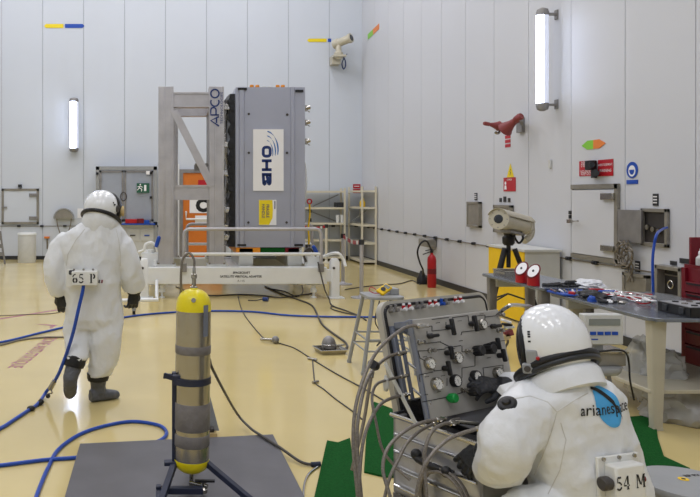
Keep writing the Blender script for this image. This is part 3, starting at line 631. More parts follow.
# ================================================================== ADAPTER, TOWER FRAME, CONTAINER
def adapter():
    Yf, Yb = 12.2, 14.3
    x0, x1 = P(148,0,Yf).x, P(327,0,Yf).x; zt, zb = P(0,267.5,Yf).z, P(0,284.2,Yf).z
    t = thing('satellite_adapter', ((x0+x1)/2,(Yf+Yb)/2,0), 'long white steel adapter base with tube railings carrying the tower and the grey container', 'adapter')
    bf = part('beam', MB().bx(x0,x1,Yf,Yf+.25,zb,zt), 'white', t, bevel=.01)
    part('beam', MB().bx(x0,x1,Yb-.25,Yb,zb,zt), 'white', t, bevel=.01)
    for x in (x0, (x0+x1)/2-.1, x1-.25): part('cross_beam', MB().bx(x,x+.22,Yf+.25,Yb-.25,zb+.01,zt-.01), 'white', t, bevel=.008)
    m=MB(); o=P(241.5,272.8,Yf-.004); write(m,'SPACECRAFT',o,X_,Z_,.05,xs=1.0,bold=.0012); write(m,'SATELLITE VERTICAL ADAPTER',P(241,276.6,Yf-.004),X_,Z_,.05,xs=1.02,bold=.0012); write(m,'A 115',P(241,281,Yf-.004),X_,Z_,.05)
    part('lettering', m, 'letterk', bf)
    # end columns
    for px in (144.5, 334.4):
        for Yc,f in ((Yf+.08,'near'),(Yb-.1,'far')):
            x=P(px,0,Yf+.08).x; z1=P(0,258.6,Yf).z; sg=-1 if px<200 else 1
            m=MB(); m.loft([ring(V((x,Yc,z)),X_*.074,Y_*.085,20,.25) for z in (.02,z1-.06)]+[ring(V((x,Yc,z1-.01)),X_*.06,Y_*.07,20,.6),ring(V((x,Yc,z1)),X_*.03,Y_*.04,20,.7)])
            c=part('column', m, 'white', t)
            part('foot_plate', MB().bx(x-.12,x+.15,Yc-.12,Yc+.12,0,.022), 'white', c, bevel=.004)
            part('bolt', MB().cyl(V((x-.03,Yc-.088,z1-.16)),V((x-.03,Yc-.1,z1-.16)),.022,seg=10), 'cable', c)
            part('link', MB().bx(*(sorted((x,x0 if px<200 else x1))), Yc-.05,Yc+.05,zb+.04,zt-.04), 'white', c)
    # levelling jacks
    for px in (162,315):
        for Yc in (Yf+.12,Yb-.12):
            x=P(px,0,Yf).x; m=MB(); m.lathe(V((x,Yc,.0)), Z_, [(.05,0),(.05,.015),(.018,.03),(.018,.09),(.055,.1),(.055,.15),(.035,.16),(.035,zb)], 16); j=part('levelling_jack', m, 'white', t)
            part('flange', MB().bx(x-.1,x+.1,Yc-.06,Yc+.06,zb-.02,zb), 'greyl', j)
    # railings: front and rear
    def rail(pxl,pyt,pym,pxr,Y,nm):
        xl,xr=P(pxl,0,Y).x,P(pxr,0,Y).x; zt_=P(0,pyt,Y).z; zm=P(0,pym,Y).z; r=.09; zb_=zt-.05
        pts=[V((xl,Y,zb_)),V((xl,Y,zt_-r))]+[V((xl+r-r*math.cos(a),Y,zt_-r+r*math.sin(a))) for a in (PI/6,PI/3)]+[V((xl+r,Y,zt_)),V((xr-r,Y,zt_))]+[V((xr-r+r*math.sin(a),Y,zt_-r+r*math.cos(a))) for a in (PI/6,PI/3)]+[V((xr,Y,zt_-r)),V((xr,Y,zb_))]
        p=part('railing', MB().tube(pts,.03,10), 'alu', t); part('middle_rail', MB().cyl(V((xl,Y,zm)),V((xr,Y,zm)),.027,seg=12), 'white', p)
        for x in (xl,xr): part('clamp', MB().bx(x-.045,x+.045,Y-.04,Y+.05,zb_-.02,zb_+.12), 'alud', p)
    rail(184,229,254,321,Yf-.04,'front'); rail(187,224,244,312,Yb+.04,'rear')
    # lever handles
    for sg,px in ((-1,157),(1,315)):
        a=P(px,257,12.5)
        if sg<0: pts=[P(139,252,12.5),P(144,250,12.4),P(145.5,245,12.4),P(151,242.5,12.4),P(156,246,12.4),P(157.5,252,12.4)]
        else: pts=[P(318,257,12.4),P(325,256,12.4),P(332,253.5,12.3),P(339,253.8,12.2),P(343.5,260,12.2),P(345.5,266.5,12.15)]
        part('tow_handle', MB().tube(pts,.026,10,smooth=6), 'white', t)
        if sg<0: l0,l1=P(156,247,12.35),P(159.5,236,12.35)
        else: l0,l1=P(317,253,12.35),P(312.8,245.5,12.35)
        part('lever', MB().lathe(l0,l1-l0,[(.03,0),(.035,.05),(.032,(l1-l0).length-.02),(.015,(l1-l0).length)],12),'blueh',t,label='blue lever grip')
    m=MB(); m.loft([ring(P(151,z,12.5),X_*.17,Y_*.12,20,.5) for z in (266,253)]); m.lathe(P(151,253,12.5),Z_,[(.06,0),(.06,.06)],14); m.lathe(P(155,266,12.35),Z_,[(.03,0),(.03,.1)],12); part('lock_housing', m, 'white', t)
    m=MB(); m.loft([ring(P(312,z,12.5),X_*.13,Y_*.1,20,.5) for z in (266,256)]); part('lock_housing', m, 'white', t)
    m=MB(); m.lathe(P(308,256,12.6),Z_,[(.05,0),(.06,.05),(.04,.15),(.05,.2)],14); m.tube([P(306,262,12.4),P(304,254,12.4),P(309,248,12.4),P(316,256,12.4)],.02,8,smooth=5); part('hose_fitting', m, 'cable', t)
    # pedestal under container and tower
    xc0,xc1=P(236,0,12.5).x,P(305,0,12.5).x
    for x in (xc0+.05,xc1-.3): part('pedestal', MB().bx(x,x+.25,Yf+.3,Yb-.3,zt-.02,.84), 'greyl', t, bevel=.01)
    part('cross_panel', MB().bx(P(256,0,13.8).x,P(300,0,13.8).x,13.8,13.84,zt,P(0,257,13.8).z), 'sat', t)
    part('support_pad', MB().bx(xc0,xc0+.42,Yf+.3,Yb-.35,P(0,253,12.6).z,.845), 'orangec', t, label='orange support pad')
    part('support_pad', MB().bx(xc0+.44,xc1-.35,Yf+.32,Yb-.35,P(0,252.5,12.6).z,.84), 'green', t, label='green support pad')
    part('support_pad', MB().bx(xc1-.34,xc1-.1,Yf+.3,Yb-.35,P(0,252.5,12.6).z,.842), 'dred', t, label='dark red support pad')
    # outrigger with caster, left
    xa,xb=P(122,0,10.6).x,P(158,0,10.6).x; 
    o=part('outrigger', MB().tube([V((xa,10.6,.205)),V((xb,10.6,.215)),V((xb-.02,10.75,.24)),V((xb-.04,12.22,.3))],.028,10), 'white', t)
    x=P(134,0,10.6).x; part('caster_fork', MB().bx(x-.03,x+.03,10.55,10.66,.05,.19), 'greyp', o, bevel=.01)
    w=MB(); w.use('black'); w.cyl(V((x-.02,10.6,.05)),V((x+.02,10.6,.05)),.05,seg=20); part('caster_wheel', w, 'black', o)
    return zt
zt_beam = adapter()

def tower():
    Yf, Yb = 12.36, 13.85
    t = thing('tower_frame', (1.0,(Yf+Yb)/2,zt_beam), 'tall aluminium tower frame with two posts and a diagonal beside the grey container', 'frame')
    ztop=P(0,86.5,Yf).z
    def post(px0,px1,Y,m='alu',dx=0):
        x0,x1=P(px0,0,Y).x+dx,P(px1,0,Y).x+dx; mb=MB(); d=.26; w=(x1-x0)
        mb.bx(x0,x1,Y,Y+.025,zt_beam+.04,ztop); mb.bx(x0,x1,Y+d-.025,Y+d,zt_beam+.04,ztop); mb.bx(x0+.01,x0+.05,Y+.02,Y+d-.02,zt_beam+.04,ztop); mb.bx(x1-.05,x1-.01,Y+.02,Y+d-.02,zt_beam+.04,ztop)
        mb.bx(x0+w*.36,x0+w*.44,Y-.012,Y,zt_beam+.04,ztop); mb.bx(x0+w*.82,x0+w*.88,Y-.008,Y,zt_beam+.04,ztop)
        mb.bx(x0,x1,Y,Y+d,ztop-.012,ztop)
        p=part('post', mb, m, t, bevel=.004); part('base_plate', MB().bx(x0-.04,x1+.04,Y-.03,Y+d+.03,zt_beam,zt_beam+.04), 'greyl', p)
        for q in (x0,x1): part('bolt', MB().cyl(V((q,Y-.01,zt_beam+.04)),V((q,Y-.01,zt_beam+.065)),.02,seg=8), 'steel', p)
        return p,x0,x1
    p1,a0,a1=post(158.3,173.6,Yf); p2,b0,b1=post(209.3,224,Yf)
    post(162,178,Yb,'alu'); post(207.5,221.5,Yb,'alu')
    def hb(Y,z0,z1,x0,x1,d=.2):
        mb=MB(); mb.bx(x0,x1,Y+.03,Y+.05,z0,z1); mb.bx(x0,x1,Y+.01,Y+d,z0,z0+.03); mb.bx(x0,x1,Y+.01,Y+d,z1-.03,z1); return part('beam', mb, 'alu', t)
    hb(Yf,P(0,107,Yf).z,P(0,92,Yf).z,a1,b0); hb(Yf,P(0,199.8,Yf).z,P(0,185,Yf).z,a1,b0)
    hb(Yb,P(0,116,Yb).z,P(0,102,Yb).z,P(178,0,Yb).x,P(207.5,0,Yb).x); hb(Yb,P(0,200,Yb).z,P(0,187,Yb).z,P(178,0,Yb).x,P(207.5,0,Yb).x)
    for x in (a0+.03,b0+.03): part('side_beam', MB().bx(x,x+.2,Yf+.26,Yb,P(0,100,Yf).z-.1,P(0,92,Yf).z), 'alu', t)
    part('diagonal', MB().beam(P(174,111,Yf+.0),P(212,186,Yf+.0),.03,.13,Z_ if False else Y_.cross((P(212,186,Yf)-P(174,111,Yf)).normalized())), 'alu', t, label='flat diagonal brace')
    for a_,b_ in ((196.5,165),(206.5,165)): part('bolt', MB().cyl(P(a_,b_,Yf+.35),P(a_,b_,Yf+.3),.035,seg=12), 'alud', t)
    part('bracket', MB().bx(P(195,0,Yf).x,P(208,0,Yf).x,Yf+.35,Yf+.38,P(0,170,Yf).z,P(0,164,Yf).z),'alud',t)
    # lettering on the right post, reads upwards
    o=P(215,148,Yf-.016); sc_=12.36/FX; k=sc_
    U=Z_; Wd=-X_      # reading direction up, letter up = left
    m=MB(); h=8.2*k; wl=9.9*k; gap=1.6*k; cur=0
    A_=[[(0,0),(wl*.55,h),(wl*.95,0)],[(wl*.3,h*.3),(wl*.78,h*.3)]]
    P_=[[(0,0),(0,h),(wl*.5,h)]+arc(wl*.5,h*.68,h*.3,h*.32,90,-90,8)+[(wl*.0,h*.36)]]
    C_=[arc(wl*.42,h*.5,wl*.42,h*.5,60,300,14)]; O_=[arc(wl*.42,h*.5,wl*.42,h*.5,0,360,20)]
    org=P(219.0,126,Yf-.016); cur=0
    for g,wd in ((A_,wl*1.02),(P_,wl*.78),(C_,wl*.76),(O_,wl*.9)):
        ribbons(m,[[(x+cur,y) for x,y in s] for s in g],1.5*k,org,U,Wd); cur+=wd+gap*.6
    write(m,'TECHNOLOGIES',P(221.8,108,Yf-.016),U,Wd,.062,xs=1.2)
    part('lettering', m, 'letterb', p2)
tower()

def container():
    Yf=12.5; D=2.0; x0,x1=P(235.6,0,Yf).x,P(305.6,0,Yf).x; z0,z1=P(0,247.3,Yf).z,P(0,87.2,Yf).z
    t=thing('satellite_container',((x0+x1)/2,Yf+D/2,z0),'tall lilac grey satellite container with blue logo plate hung beside the tower frame','container')
    b=MB(); b.bx(x0,x1,Yf+.06,Yf+D,z0,z1); part('body', b, 'sat', t, bevel=.01)
    # front door skin with two beads and folded edges
    zz=[z0,z1]; prof=[(0,0.05),(0,0),(.055,-.0),(.07,-.03),(.14,-.03),(.155,0)]; Wd=x1-x0
    pr=prof+[(Wd-.27,0),(Wd-.255,-.025),(Wd-.2,-.025),(Wd-.185,0),(Wd-.01,0),(Wd,.05)]
    m=MB(); m.add([V((x0+a,Yf+q,z0)) for a,q in pr]+[V((x0+a,Yf+q,z1)) for a,q in pr],[(i,i+1,len(pr)+i+1,len(pr)+i) for i in range(len(pr)-1)]+[tuple(range(len(pr)-1,-1,-1)),tuple(range(len(pr),2*len(pr)))])
    fp=part('front_panel', m, 'sat', t, sharp=25)
    for px,py in ((248.8,114),(287.3,114.6),(248.8,152.8),(287,152.8),(248.4,222.5),(286.6,222.5),(248.8,196),(287,196)):
        if py==196: continue
        part('screw', MB().cyl(P(px,py,Yf-.002),P(px,py,Yf-.02),.022,seg=10), 'cable', fp)
    for a,b_,c,d in ((237.8,246.8,90.2,88),(295.3,303,92.3,90),(237.2,246,246,244),(294,302.6,246,244)): part('vent', MB().bx(P(a,0,Yf).x,P(b_,0,Yf).x,Yf-.036,Yf+.0,P(0,c,Yf).z,P(0,d,Yf).z), 'black', fp)
    # logo plate
    lp=part('logo_plate', MB().bx(P(253,0,Yf).x,P(283.3,0,Yf).x,Yf-.032,Yf-.03+.03,P(0,190.8,Yf).z,P(0,129.4,Yf).z), 'letterw', t, label='white plate with blue vertical lettering')
    k=Yf/FX; Ym=Yf-.034; U=-Z_; Wd_=X_; h=9.8*k; w=11.8*k; lw=2.9*k
    m=MB(); org=P(261.8,145.8,Ym)
    def rr(x,y,w_,h_,r):
        p=[(a+x+w_/2,b+y+h_/2) for a,b in rrect(w_,h_,r,4)]; return p+[p[0]]
    ribbons(m,[rr(lw/2,lw/2,w-lw,h-lw,h*.25)],lw,org,U,Wd_)
    o2=org+U*(w*1.14+.0); ribbons(m,[[(lw/2,0),(lw/2,h)],[(w-lw/2,0),(w-lw/2,h)],[(lw/2,h/2),(w-lw/2,h/2)]],lw,o2,U,Wd_)
    o3=org+U*(w*2.3); ribbons(m,[[(lw/2,0),(lw/2,h)],[(lw/2,h-lw/2),(w*.72,h-lw/2)]+arc(w*.72,h*.75,w*.22,h*.25-lw/2,90,-90,6)+[(lw/2,h/2)],[(w*.7,h/2)]+arc(w*.72,h*.27,w*.24,h*.24-lw/2+.0,90,-90,6)+[(lw/2,lw/2)]],lw,o3,U,Wd_)
    part('lettering', m, 'letterb', lp)
    m=MB()
    for i,(r,wd,a0,a1) in enumerate(((17,3.4,95,178),(13.2,2.8,80,172),(10,2.2,72,168))):
        pts=[(258.5+i*1.5+ (0),0)]
        st=[]; n=14; cx,cy=266.5,150+i*1.5
        L=[];R=[]
        for j in range(n+1):
            q=j/n; a=math.radians(85-100*q); ww=wd*math.sin(PI*min(1,q*.8+.12)); rx=11.5-i*2.6; ry=18.5-i*3.0
            x_,y_=cx+rx*math.cos(a), cy-ry*math.sin(a)
            L.append(P(x_-ww*.35,y_-ww*.5,Ym)); R.append(P(x_+ww*.35,y_+ww*.5,Ym))
        m.add(L+R,[(j,n+1+j,n+2+j,j+1) for j in range(n)])
    part('swoosh', m, 'letters', lp)
    yl=part('label_plate', MB().bx(P(258.8,0,Yf).x,P(276.3,0,Yf).x,Yf-.014,Yf-.002+.002,P(0,225,Yf).z,P(0,199.8,Yf).z), 'letterw', t, label='yellow and white label plate')
    m=MB(); kk=[P(259,224.8,Yf-.016),P(269,224.8,Yf-.016),P(272.5,218,Yf-.016),P(273,210,Yf-.016),P(272.4,200,Yf-.016),P(259,200,Yf-.016)]; m.add(kk,[tuple(range(6))]); part('yellow_field', m, 'signy', yl)
    m=MB(); write(m,'FRAGILE',P(267.6,211,Yf-.019),-Z_,X_,.07,bold=.002,xs=.9); write(m,'HANDLE',P(263.2,211,Yf-.019),-Z_,X_,.07,bold=.002,xs=.9); part('lettering', m, 'cableg', yl)
    m=MB(); m.bx(P(274.3,0,Yf).x,P(275.2,0,Yf).x,Yf-.018,Yf-.016,P(0,209,Yf).z,P(0,201,Yf).z); part('marking', m, 'letterb', yl)
    # top fittings
    for px,c in ((252,'orangec'),(257.6,'orangec'),(264.5,'greyl'),(270,'greyl'),(278,'orangec'),(283.3,'orangec')):
        x=P(px,0,Yf+.1).x; m=MB(); m.lathe(V((x,Yf+.14,z1)), Z_, [(.036,0),(.036,.05 if c=='orangec' else .03),(.028,.06 if c=='orangec' else .035)], 14); part('cap', m, c, t)
    # right side latches
    for py in (107.5,122,141):
        z=P(0,py,Yf).z; m=MB(); m.bx(x1,x1+.05,Yf+.1,Yf+.2,z-.05,z+.05); m.cyl(V((x1+.03,Yf+.12,z)),V((x1+.1,Yf+.12,z+.02)),.035,seg=12); m.beam(V((x1+.02,Yf+.1,z-.02)),V((x1+.09,Yf+.08,z-.07)),.02,.02); part('latch', m, 'steel', t)
    m=MB(); m.tube([V((x1,Yf+.25,P(0,158,Yf).z)),V((x1+.04,Yf+.25,P(0,166,Yf).z)),V((x1+.06,Yf+.25,P(0,185,Yf).z)),V((x1+.03,Yf+.25,P(0,203,Yf).z)),V((x1,Yf+.25,P(0,208,Yf).z))],.02,8,smooth=5); part('side_hose', m, 'clearp', t)
    # black blanket on left side with cable runs
    m=MB(); n=40; rings=[]
    for i in range(n+1):
        z=z0+(z1-z0-.1)*i/n; r=random.Random(i); wob=.02*math.sin(i*1.7)+r.uniform(-.012,.012)
        rings.append([V((x0-.002,Yf+.1,z)),V((x0-.11-wob,Yf+.12,z)),V((x0-.13-wob,Yf+.5,z)),V((x0-.1+wob,Yf+1.1,z)),V((x0-.1-wob,Yf+D-.1,z)),V((x0-.002,Yf+D-.05,z))])
    m.loft(rings); part('insulation_blanket', m, 'mesh', t, sharp=70)
    for k in range(4):
        r=random.Random(30+k); xx=x0-.15-.0*k; yy=Yf+.2+.42*k
        pts=[V((xx+r.uniform(-.02,.02),yy+r.uniform(-.05,.05),z0+.05+(z1-z0-.25)*i/9)) for i in range(10)]
        part('cable_run', MB().tube(pts,.028,8,smooth=4), 'foil' if k%2==0 else 'greyl', t)
    for py in (106,144,173,210,228,238):
        z=P(0,py,Yf).z; part('clamp', MB().bx(x0-.2,x0-.09,Yf+.12,Yf+.3,z-.05,z+.05), 'foil', t, bevel=.01)
    return x1,z0,z1
cx1,cz0,cz1=container()
# strap and ring hanging at the right side of the container
t=thing('lifting_strap',(cx1+.09,13.1,0.9),'yellow brown strap with a round ring hanging beside the container lower right edge','strap')
part('ring', MB().torus(P(309.5,201.5,13.1), Y_, .04, .014, 20, 8), 'signred', t)
part('strap', MB().tube([P(309.5,204,13.1),P(309.8,215,13.1),P(308.4,228,13.1),P(309,240,13.1),P(307.5,252,13.1)], .018, 6, smooth=4), 'yellowc', t)
for y in (211,220): part('buckle', MB().box(P(310,y,13.1), (.05,.03,.06)), 'base', t)

# ================================================================== TABLES
def table(x0,x1,y0,y1,zt,label,cr=.05,legm='cream',shelf=None,th=.03,lw=.15,legs=None):
    t=thing('steel_table',((x0+x1)/2,(y0+y1)/2,0),label,'table')
    part('worktop', MB().prism(rrect(x1-x0,y1-y0,cr,6,(x0+x1)/2,(y0+y1)/2), V((0,0,zt-th)), X_, Y_, th), 'ptab', t, bevel=.004)
    for lx,ly in (legs or ((x0+.08,y0+.1),(x1-.08,y0+.1),(x0+.08,y1-.1),(x1-.08,y1-.1))):
        m=MB(); m.loft([ring(V((lx,ly,zt-th)),X_*lw*.5,Y_*lw*.36,16,.3),ring(V((lx,ly,.02)),X_*lw*.3,Y_*lw*.25,16,.3)]); m.bx(lx-lw*.3,lx+lw*.3,ly-lw*.25,ly+lw*.25,0,.02); part('leg', m, legm, t)
    part('apron', MB().bx(x0+.1,x1-.1,y1-.18,y1-.14,zt-.13,zt-th), 'greyl', t)
    if shelf: part('lower_shelf', MB().bx(x0+.05,x1-.05,y0+.1,y1-.1,shelf-.03,shelf), 'cream', t, bevel=.005)
    return t
T1=.882; T2=.85
table(3.52,4.1,6.76,8.05,T1,'far steel worktable with the two red lamps and a tray on it',legm='alud',lw=.1)
table(3.56,4.57,5.27,6.73,T2,'near steel worktable covered with tools and tubing at the right edge',cr=.1,shelf=.3,lw=.12,legs=((3.66,5.38),(4.47,5.38),(3.75,6.6),(4.47,6.6)))
# a bench under the tools left end (between both tables)
# tray
c=V((3.78,7.82,T1)); t=thing('metal_tray', c, 'shallow metal tray at the far left end of the far worktable', 'tray')
m=MB(); m.bx(c.x-.16,c.x+.16,c.y-.13,c.y+.13,T1,T1+.01)
for a in (-1,1): m.bx(c.x+a*.16-.005,c.x+a*.16+.005,c.y-.13,c.y+.13,T1,T1+.055); m.bx(c.x-.16,c.x+.16,c.y+a*.13-.005,c.y+a*.13+.005,T1,T1+.055)
part('pan', m, 'steel', t); part('rim', MB().tube([c+V((a*.165,b*.135,.055)) for a,b in ((-1,-1),(1,-1),(1,1),(-1,1))],.008,6,closed=True), 'steel', t)
# red lamps: tilted-faced drums
def redlamp(px,py,Y,l):
    c=ray_plane(px,py,V((0,0,T1)),Z_); t=thing('signal_lamp', c, l, 'lamp'); r=.056; fd=V((-.75,-.55,.5)).normalized(); n=24; h0,hk=.14,.06
    sd=V((fd.x,fd.y,0)).normalized()
    top=[c+V((math.cos(2*PI*i/n)*r,math.sin(2*PI*i/n)*r,0)) for i in range(n)]
    m=MB(); up=[p+Z_*(h0-hk*((p-c).dot(sd))/r) for p in top]; m.loft([[p+V((0,0,.003)) for p in top],up]); part('body', m, 'red', t)
    cc=c+Z_*h0; m=MB(); m.use('letterw'); q=lambda s,o: [cc+(p-cc)*s+o for p in up]
    nn=(Z_*r+sd*hk).normalized(); m.loft([q(.9,nn*0),q(.9,nn*.004)]); part('face', m, 'dial', t)
    m=MB(); m.loft([q(.16,nn*.004),q(.14,nn*.012)]); part('hub', m, 'black', t)
    m=MB(); m.tube(up,.008,6,closed=True); part('rim', m, 'dred', t)
redlamp(521.5,282.6,0,'farther of the two red round-faced lamps on the far worktable'); redlamp(533.4,285.7,0,'nearer of the two red round-faced lamps on the far worktable')
# black tools on table 1
def pliers(c, ang, s, label, nm='pliers', m1='black', m2='steel', group=None):
    t=thing(nm, c, label, 'tool', group); d=V((math.cos(ang),math.sin(ang),0)); e=V((-d.y,d.x,0)); z=V((0,0,.012))
    for k in (-1,1):
        part('handle', MB().tube([c+z+d*.01*s,c+z+d*.05*s+e*.022*k*s,c+z+d*.13*s+e*.03*k*s],.009*s,8,smooth=4), m1, t)
        part('jaw', MB().tube([c+z,c+z-d*.03*s+e*.012*k*s,c+z-d*.06*s+e*.002*k*s],[.01*s,.01*s,.005*s],8), m2, t)
    part('pivot', MB().cyl(c+V((0,0,.004)),c+V((0,0,.026)),.012*s,seg=12), m2, t)
def on_t(px,py,z): return ray_plane(px,py,V((0,0,z)),Z_)
for i,(px,py,a,l) in enumerate(((552,285.4,.4,'black pliers nearest to the red lamps on the far worktable'),(560,286.6,2.6,'black pliers between two others on the far worktable'),(569,287.2,.2,'black pliers beside the white cloth on the far worktable'))):
    pliers(on_t(px,py,T1),a,1.15,l,m2='black',group='black pliers on the far worktable')
one('hand_drill', MB().lathe(on_t(573,286.6,T1)+V((-.08,0,.03)), V((1,.1,0)), [(.01,0),(.028,.02),(.03,.1),(.02,.15),(.008,.18)], 12), 'black', 'small black round tool left of the white cloth', 'tool')
def crumple(c, r, seed, sub=4, flat=True, fr=6.0, am=.35):
    import bmesh
    bm=bmesh.new(); bmesh.ops.create_icosphere(bm, subdivisions=sub, radius=1); m=MB(); vs=[]
    for v in bm.verts:
        p=v.co.copy(); n=noise.noise(p*fr*.35+V((seed,0,0)))*am+abs(noise.noise(p*fr*.8+V((0,seed,0))))*am*.7
        p=p*(1+n); q=V((p.x*r[0],p.y*r[1],p.z*r[2]))
        if flat: q.z=max(q.z,-r[2]*.25)
        vs.append(c+q+V((0,0,r[2]*.25 if flat else 0)))
    m.add(vs,[tuple(v.index for v in f.verts) for f in bm.faces]); bm.free(); return m
one('cleaning_cloth', crumple(on_t(591,287.4,T1)+V((0,.05,0)), (.13,.12,.055), 3, fr=9), 'cloth', 'crumpled white cloth at the right end of the far worktable', 'cloth', sharp=60)
# tool roll etc. on table 2
c=on_t(563,295,T2); t=thing('tool_roll', c, 'blue fabric tool roll opened at the left end of the near worktable', 'tool roll')
m=MB(); pts=[on_t(x,y,T2) for x,y in ((546.5,292.4),(583,291.8),(581,297.5),(563,296.3))]
m.add([p+V((0,0,.002)) for p in pts]+[p+V((0,0,.022)) for p in pts],[(3,2,1,0),(4,5,6,7),(0,1,5,4),(1,2,6,5),(2,3,7,6),(3,0,4,7)]); part('fabric', m, 'signb', t, bevel=.006)
for i in range(7):
    a=on_t(551+i*4.3,292.7+i*.15,T2)+V((0,0,.03)); b=on_t(556+i*3.6,294.8+i*.25,T2)+V((0,0,.03)); part('tool', MB().cyl(a,b,.01,.006,8), ('steel','black','letterw')[i%3], t)
part('grip', MB().cyl(on_t(569,296.3,T2)+Z_*.03,on_t(575,296.9,T2)+Z_*.03,.017,seg=10), 'red', t)
c=on_t(594,298,T2); t=thing('tool_pouch', c, 'black tool pouch with blue pocket between tool roll and tubing', 'pouch')
part('pouch', crumple(c+V((0,.05,0)), (.13,.13,.045), 8, sub=4, fr=5), 'black', t, sharp=60); part('pocket', crumple(on_t(592,301.3,T2), (.03,.03,.035), 2, sub=3), 'signb', t, sharp=60)
one('screwdriver', MB().lathe(on_t(598,294.8,T2)+Z_*.03, V((1,-.2,0)), [(.008,0),(.015,.02),(.015,.14),(.008,.16)], 10), 'signb', 'blue tool handle lying beyond the black pouch', 'tool')
one('screwdriver', MB().lathe(on_t(588,292.7,T2)+Z_*.03, V((1,-.25,0)), [(.006,0),(.012,.02),(.012,.12),(.006,.14)], 10), 'red', 'red tool handle lying beyond the black pouch', 'tool')
pliers(on_t(609,302.6,T2),1.2,1.3,'black and silver pliers in front of the tubing on the near worktable',m2='letterw'); pliers(on_t(618,303.4,T2),2.8,1.1,'short black pliers right of the black and silver pliers',m2='steel')
# tubing bundle: clear and red lines
t=thing('tubing_bundle', on_t(632,298,T2), 'loose bundle of clear and red tubing spread along the near worktable', 'tubing')
for k in range(16):
    r=random.Random(90+k); y0=291.5+r.uniform(0,5.5); pts=[]
    for i in range(6):
        x=(604 if k%3 else 611)+i*9.4+r.uniform(-2,2); y=y0+1.5*i+r.uniform(-1.1,1.1); p=on_t(min(x,656),min(max(y,292),307.3),T2+.01); pts.append(p+Z_*r.uniform(0,.035))
    part('tube', MB().tube(pts,.0065,6,smooth=5), ('clearp','red','chrome','letterw')[k%4], t)
for k in range(5):
    r=random.Random(120+k); part('fitting', crumple(on_t(618+8*k,296+1.6*k,T2)+V((0,.03,0)),(.05,.035,.022),k,sub=3), 'clearp' if k%2 else 'greyl', t, sharp=60)
# foam tray
a=on_t(658,309,T2); t=thing('foam_case', (4.15,5.45,T2), 'open black case with grey foam insert at the right end of the near worktable', 'case')
x0=3.85; fx1=4.45; y0,y1=5.285,5.64; h=.075
m=MB(); m.bx(x0,fx1,y0,y1,T2,T2+.01)
m.bx(x0,fx1,y0,y0+.012,T2,T2+h); m.bx(x0,fx1,y1-.012,y1,T2,T2+h); m.bx(x0,x0+.012,y0,y1,T2,T2+h); m.bx(fx1-.012,fx1,y0,y1,T2,T2+h); part('shell', m, 'black', t, bevel=.004)
part('foam', MB().bx(x0+.012,fx1-.012,y0+.012,y1-.012,T2+.012,T2+h+.004), 'foamg', t)
for i in range(5):
    for j in range(3): part('recess_part', MB().cyl(V((x0+.08+i*.11,y0+.07+j*.1,T2+h+.004)),V((x0+.08+i*.11,y0+.07+j*.1,T2+h+.012)),.022,seg=12), 'steel' if (i+j)%2 else 'black', t)
for x in (y0+.06,y0+.24): part('latch', MB().bx(x0-.01,x0,x,x+.05,T2+.015,T2+h-.01), 'base', t, bevel=.004)
# blue hose from wall box to the table
one('air_hose', MB().tube([RW(667,227.6,.05),RW(662,229.5,.2),P(657,234,6.9),P(654,246,6.84),P(652.6,262,6.82),P(653,285,6.8),P(653.5,300,6.8),P(655,330,6.8),P(652,362,6.8),P(656,380,6.79),P(668,380.3,6.79)], .0125, 10, smooth=8), 'blueh', 'blue hose hanging in a curve from the open wall box', 'hose')
# red tool cabinet
def toolcab():
    x0,x1,y0,y1=4.62,5.1,5.55,6.46; zt=1.107
    t=thing('tool_cabinet',((x0+x1)/2,(y0+y1)/2,0),'dark red tool cabinet with raised end panel at the right edge beyond the near worktable','cabinet')
    part('body', MB().bx(x0+.03,x1,y0,y1,.06,zt), 'dred', t, bevel=.008); part('plinth', MB().bx(x0+.06,x1-.03,y0+.03,y1-.03,0,.06), 'black', t)
    z=.1; hs=[.17,.17,.13,.13,.1,.1,.1]
    for h in hs:
        d=part('drawer', MB().bx(x0,x0+.03,y0+.03,y1-.05,z,z+h-.014), 'dred', t, bevel=.005)
        part('handle', MB().bx(x0-.012,x0+.004,y0+.06,y1-.08,z+h-.035,z+h-.02), 'black', d); z+=h
    part('corner_frame', MB().bx(x0+.004,x0+.03,y1-.045,y1,.06,zt), 'dred', t)
    part('lid', MB().bx(x0+.07,x1,y1-.03,y1,zt-.01,zt+.27), 'dred', t, bevel=.006)
    part('side_rim', MB().bx(x0+.03,x0+.045,y0,y1,zt,zt+.03), 'dred', t)
    for i in range(5):
        y=y1-.1-.085*i
        b=thing('bottle',(x0+.1,y,zt),('farthest','second farthest','middle','fourth','nearest')[i]+' clear plastic bottle of the row on the red tool cabinet','bottle','plastic bottles on the tool cabinet')
        part('body', MB().lathe(V((x0+.1,y,zt)), Z_, [(.032,0),(.034,.01),(.034,.09),(.014,.115),(.014,.125)], 16), 'greyl', b)
        part('cap', MB().lathe(V((x0+.1,y,zt+.125)), Z_, [(.016,0),(.015,.02),(.006,.03),(.004,.05)], 12), 'letterw', b)
toolcab()
# plastic bags
one('plastic_bag', crumple(P(641,366,5.95)-V((0,0,.03)), (.12,.13,.26), 5, sub=4, fr=8, flat=False, am=.22), 'clearp', 'tall translucent plastic bag standing on the table shelf behind the leg', 'bag', sharp=50)
one('plastic_bag', crumple(V((4.03,5.85,.3)), (.16,.16,.16), 11, sub=4, fr=8), 'clearp', 'low crumpled plastic bag on the shelf right of the table leg', 'bag', sharp=50)
one('plastic_bag', crumple(F(694,424)+V((.05,.15,0)), (.28,.26,.2), 17, sub=4, fr=8), 'clearp', 'large crumpled plastic bag on the floor under the near worktable', 'bag', sharp=50)
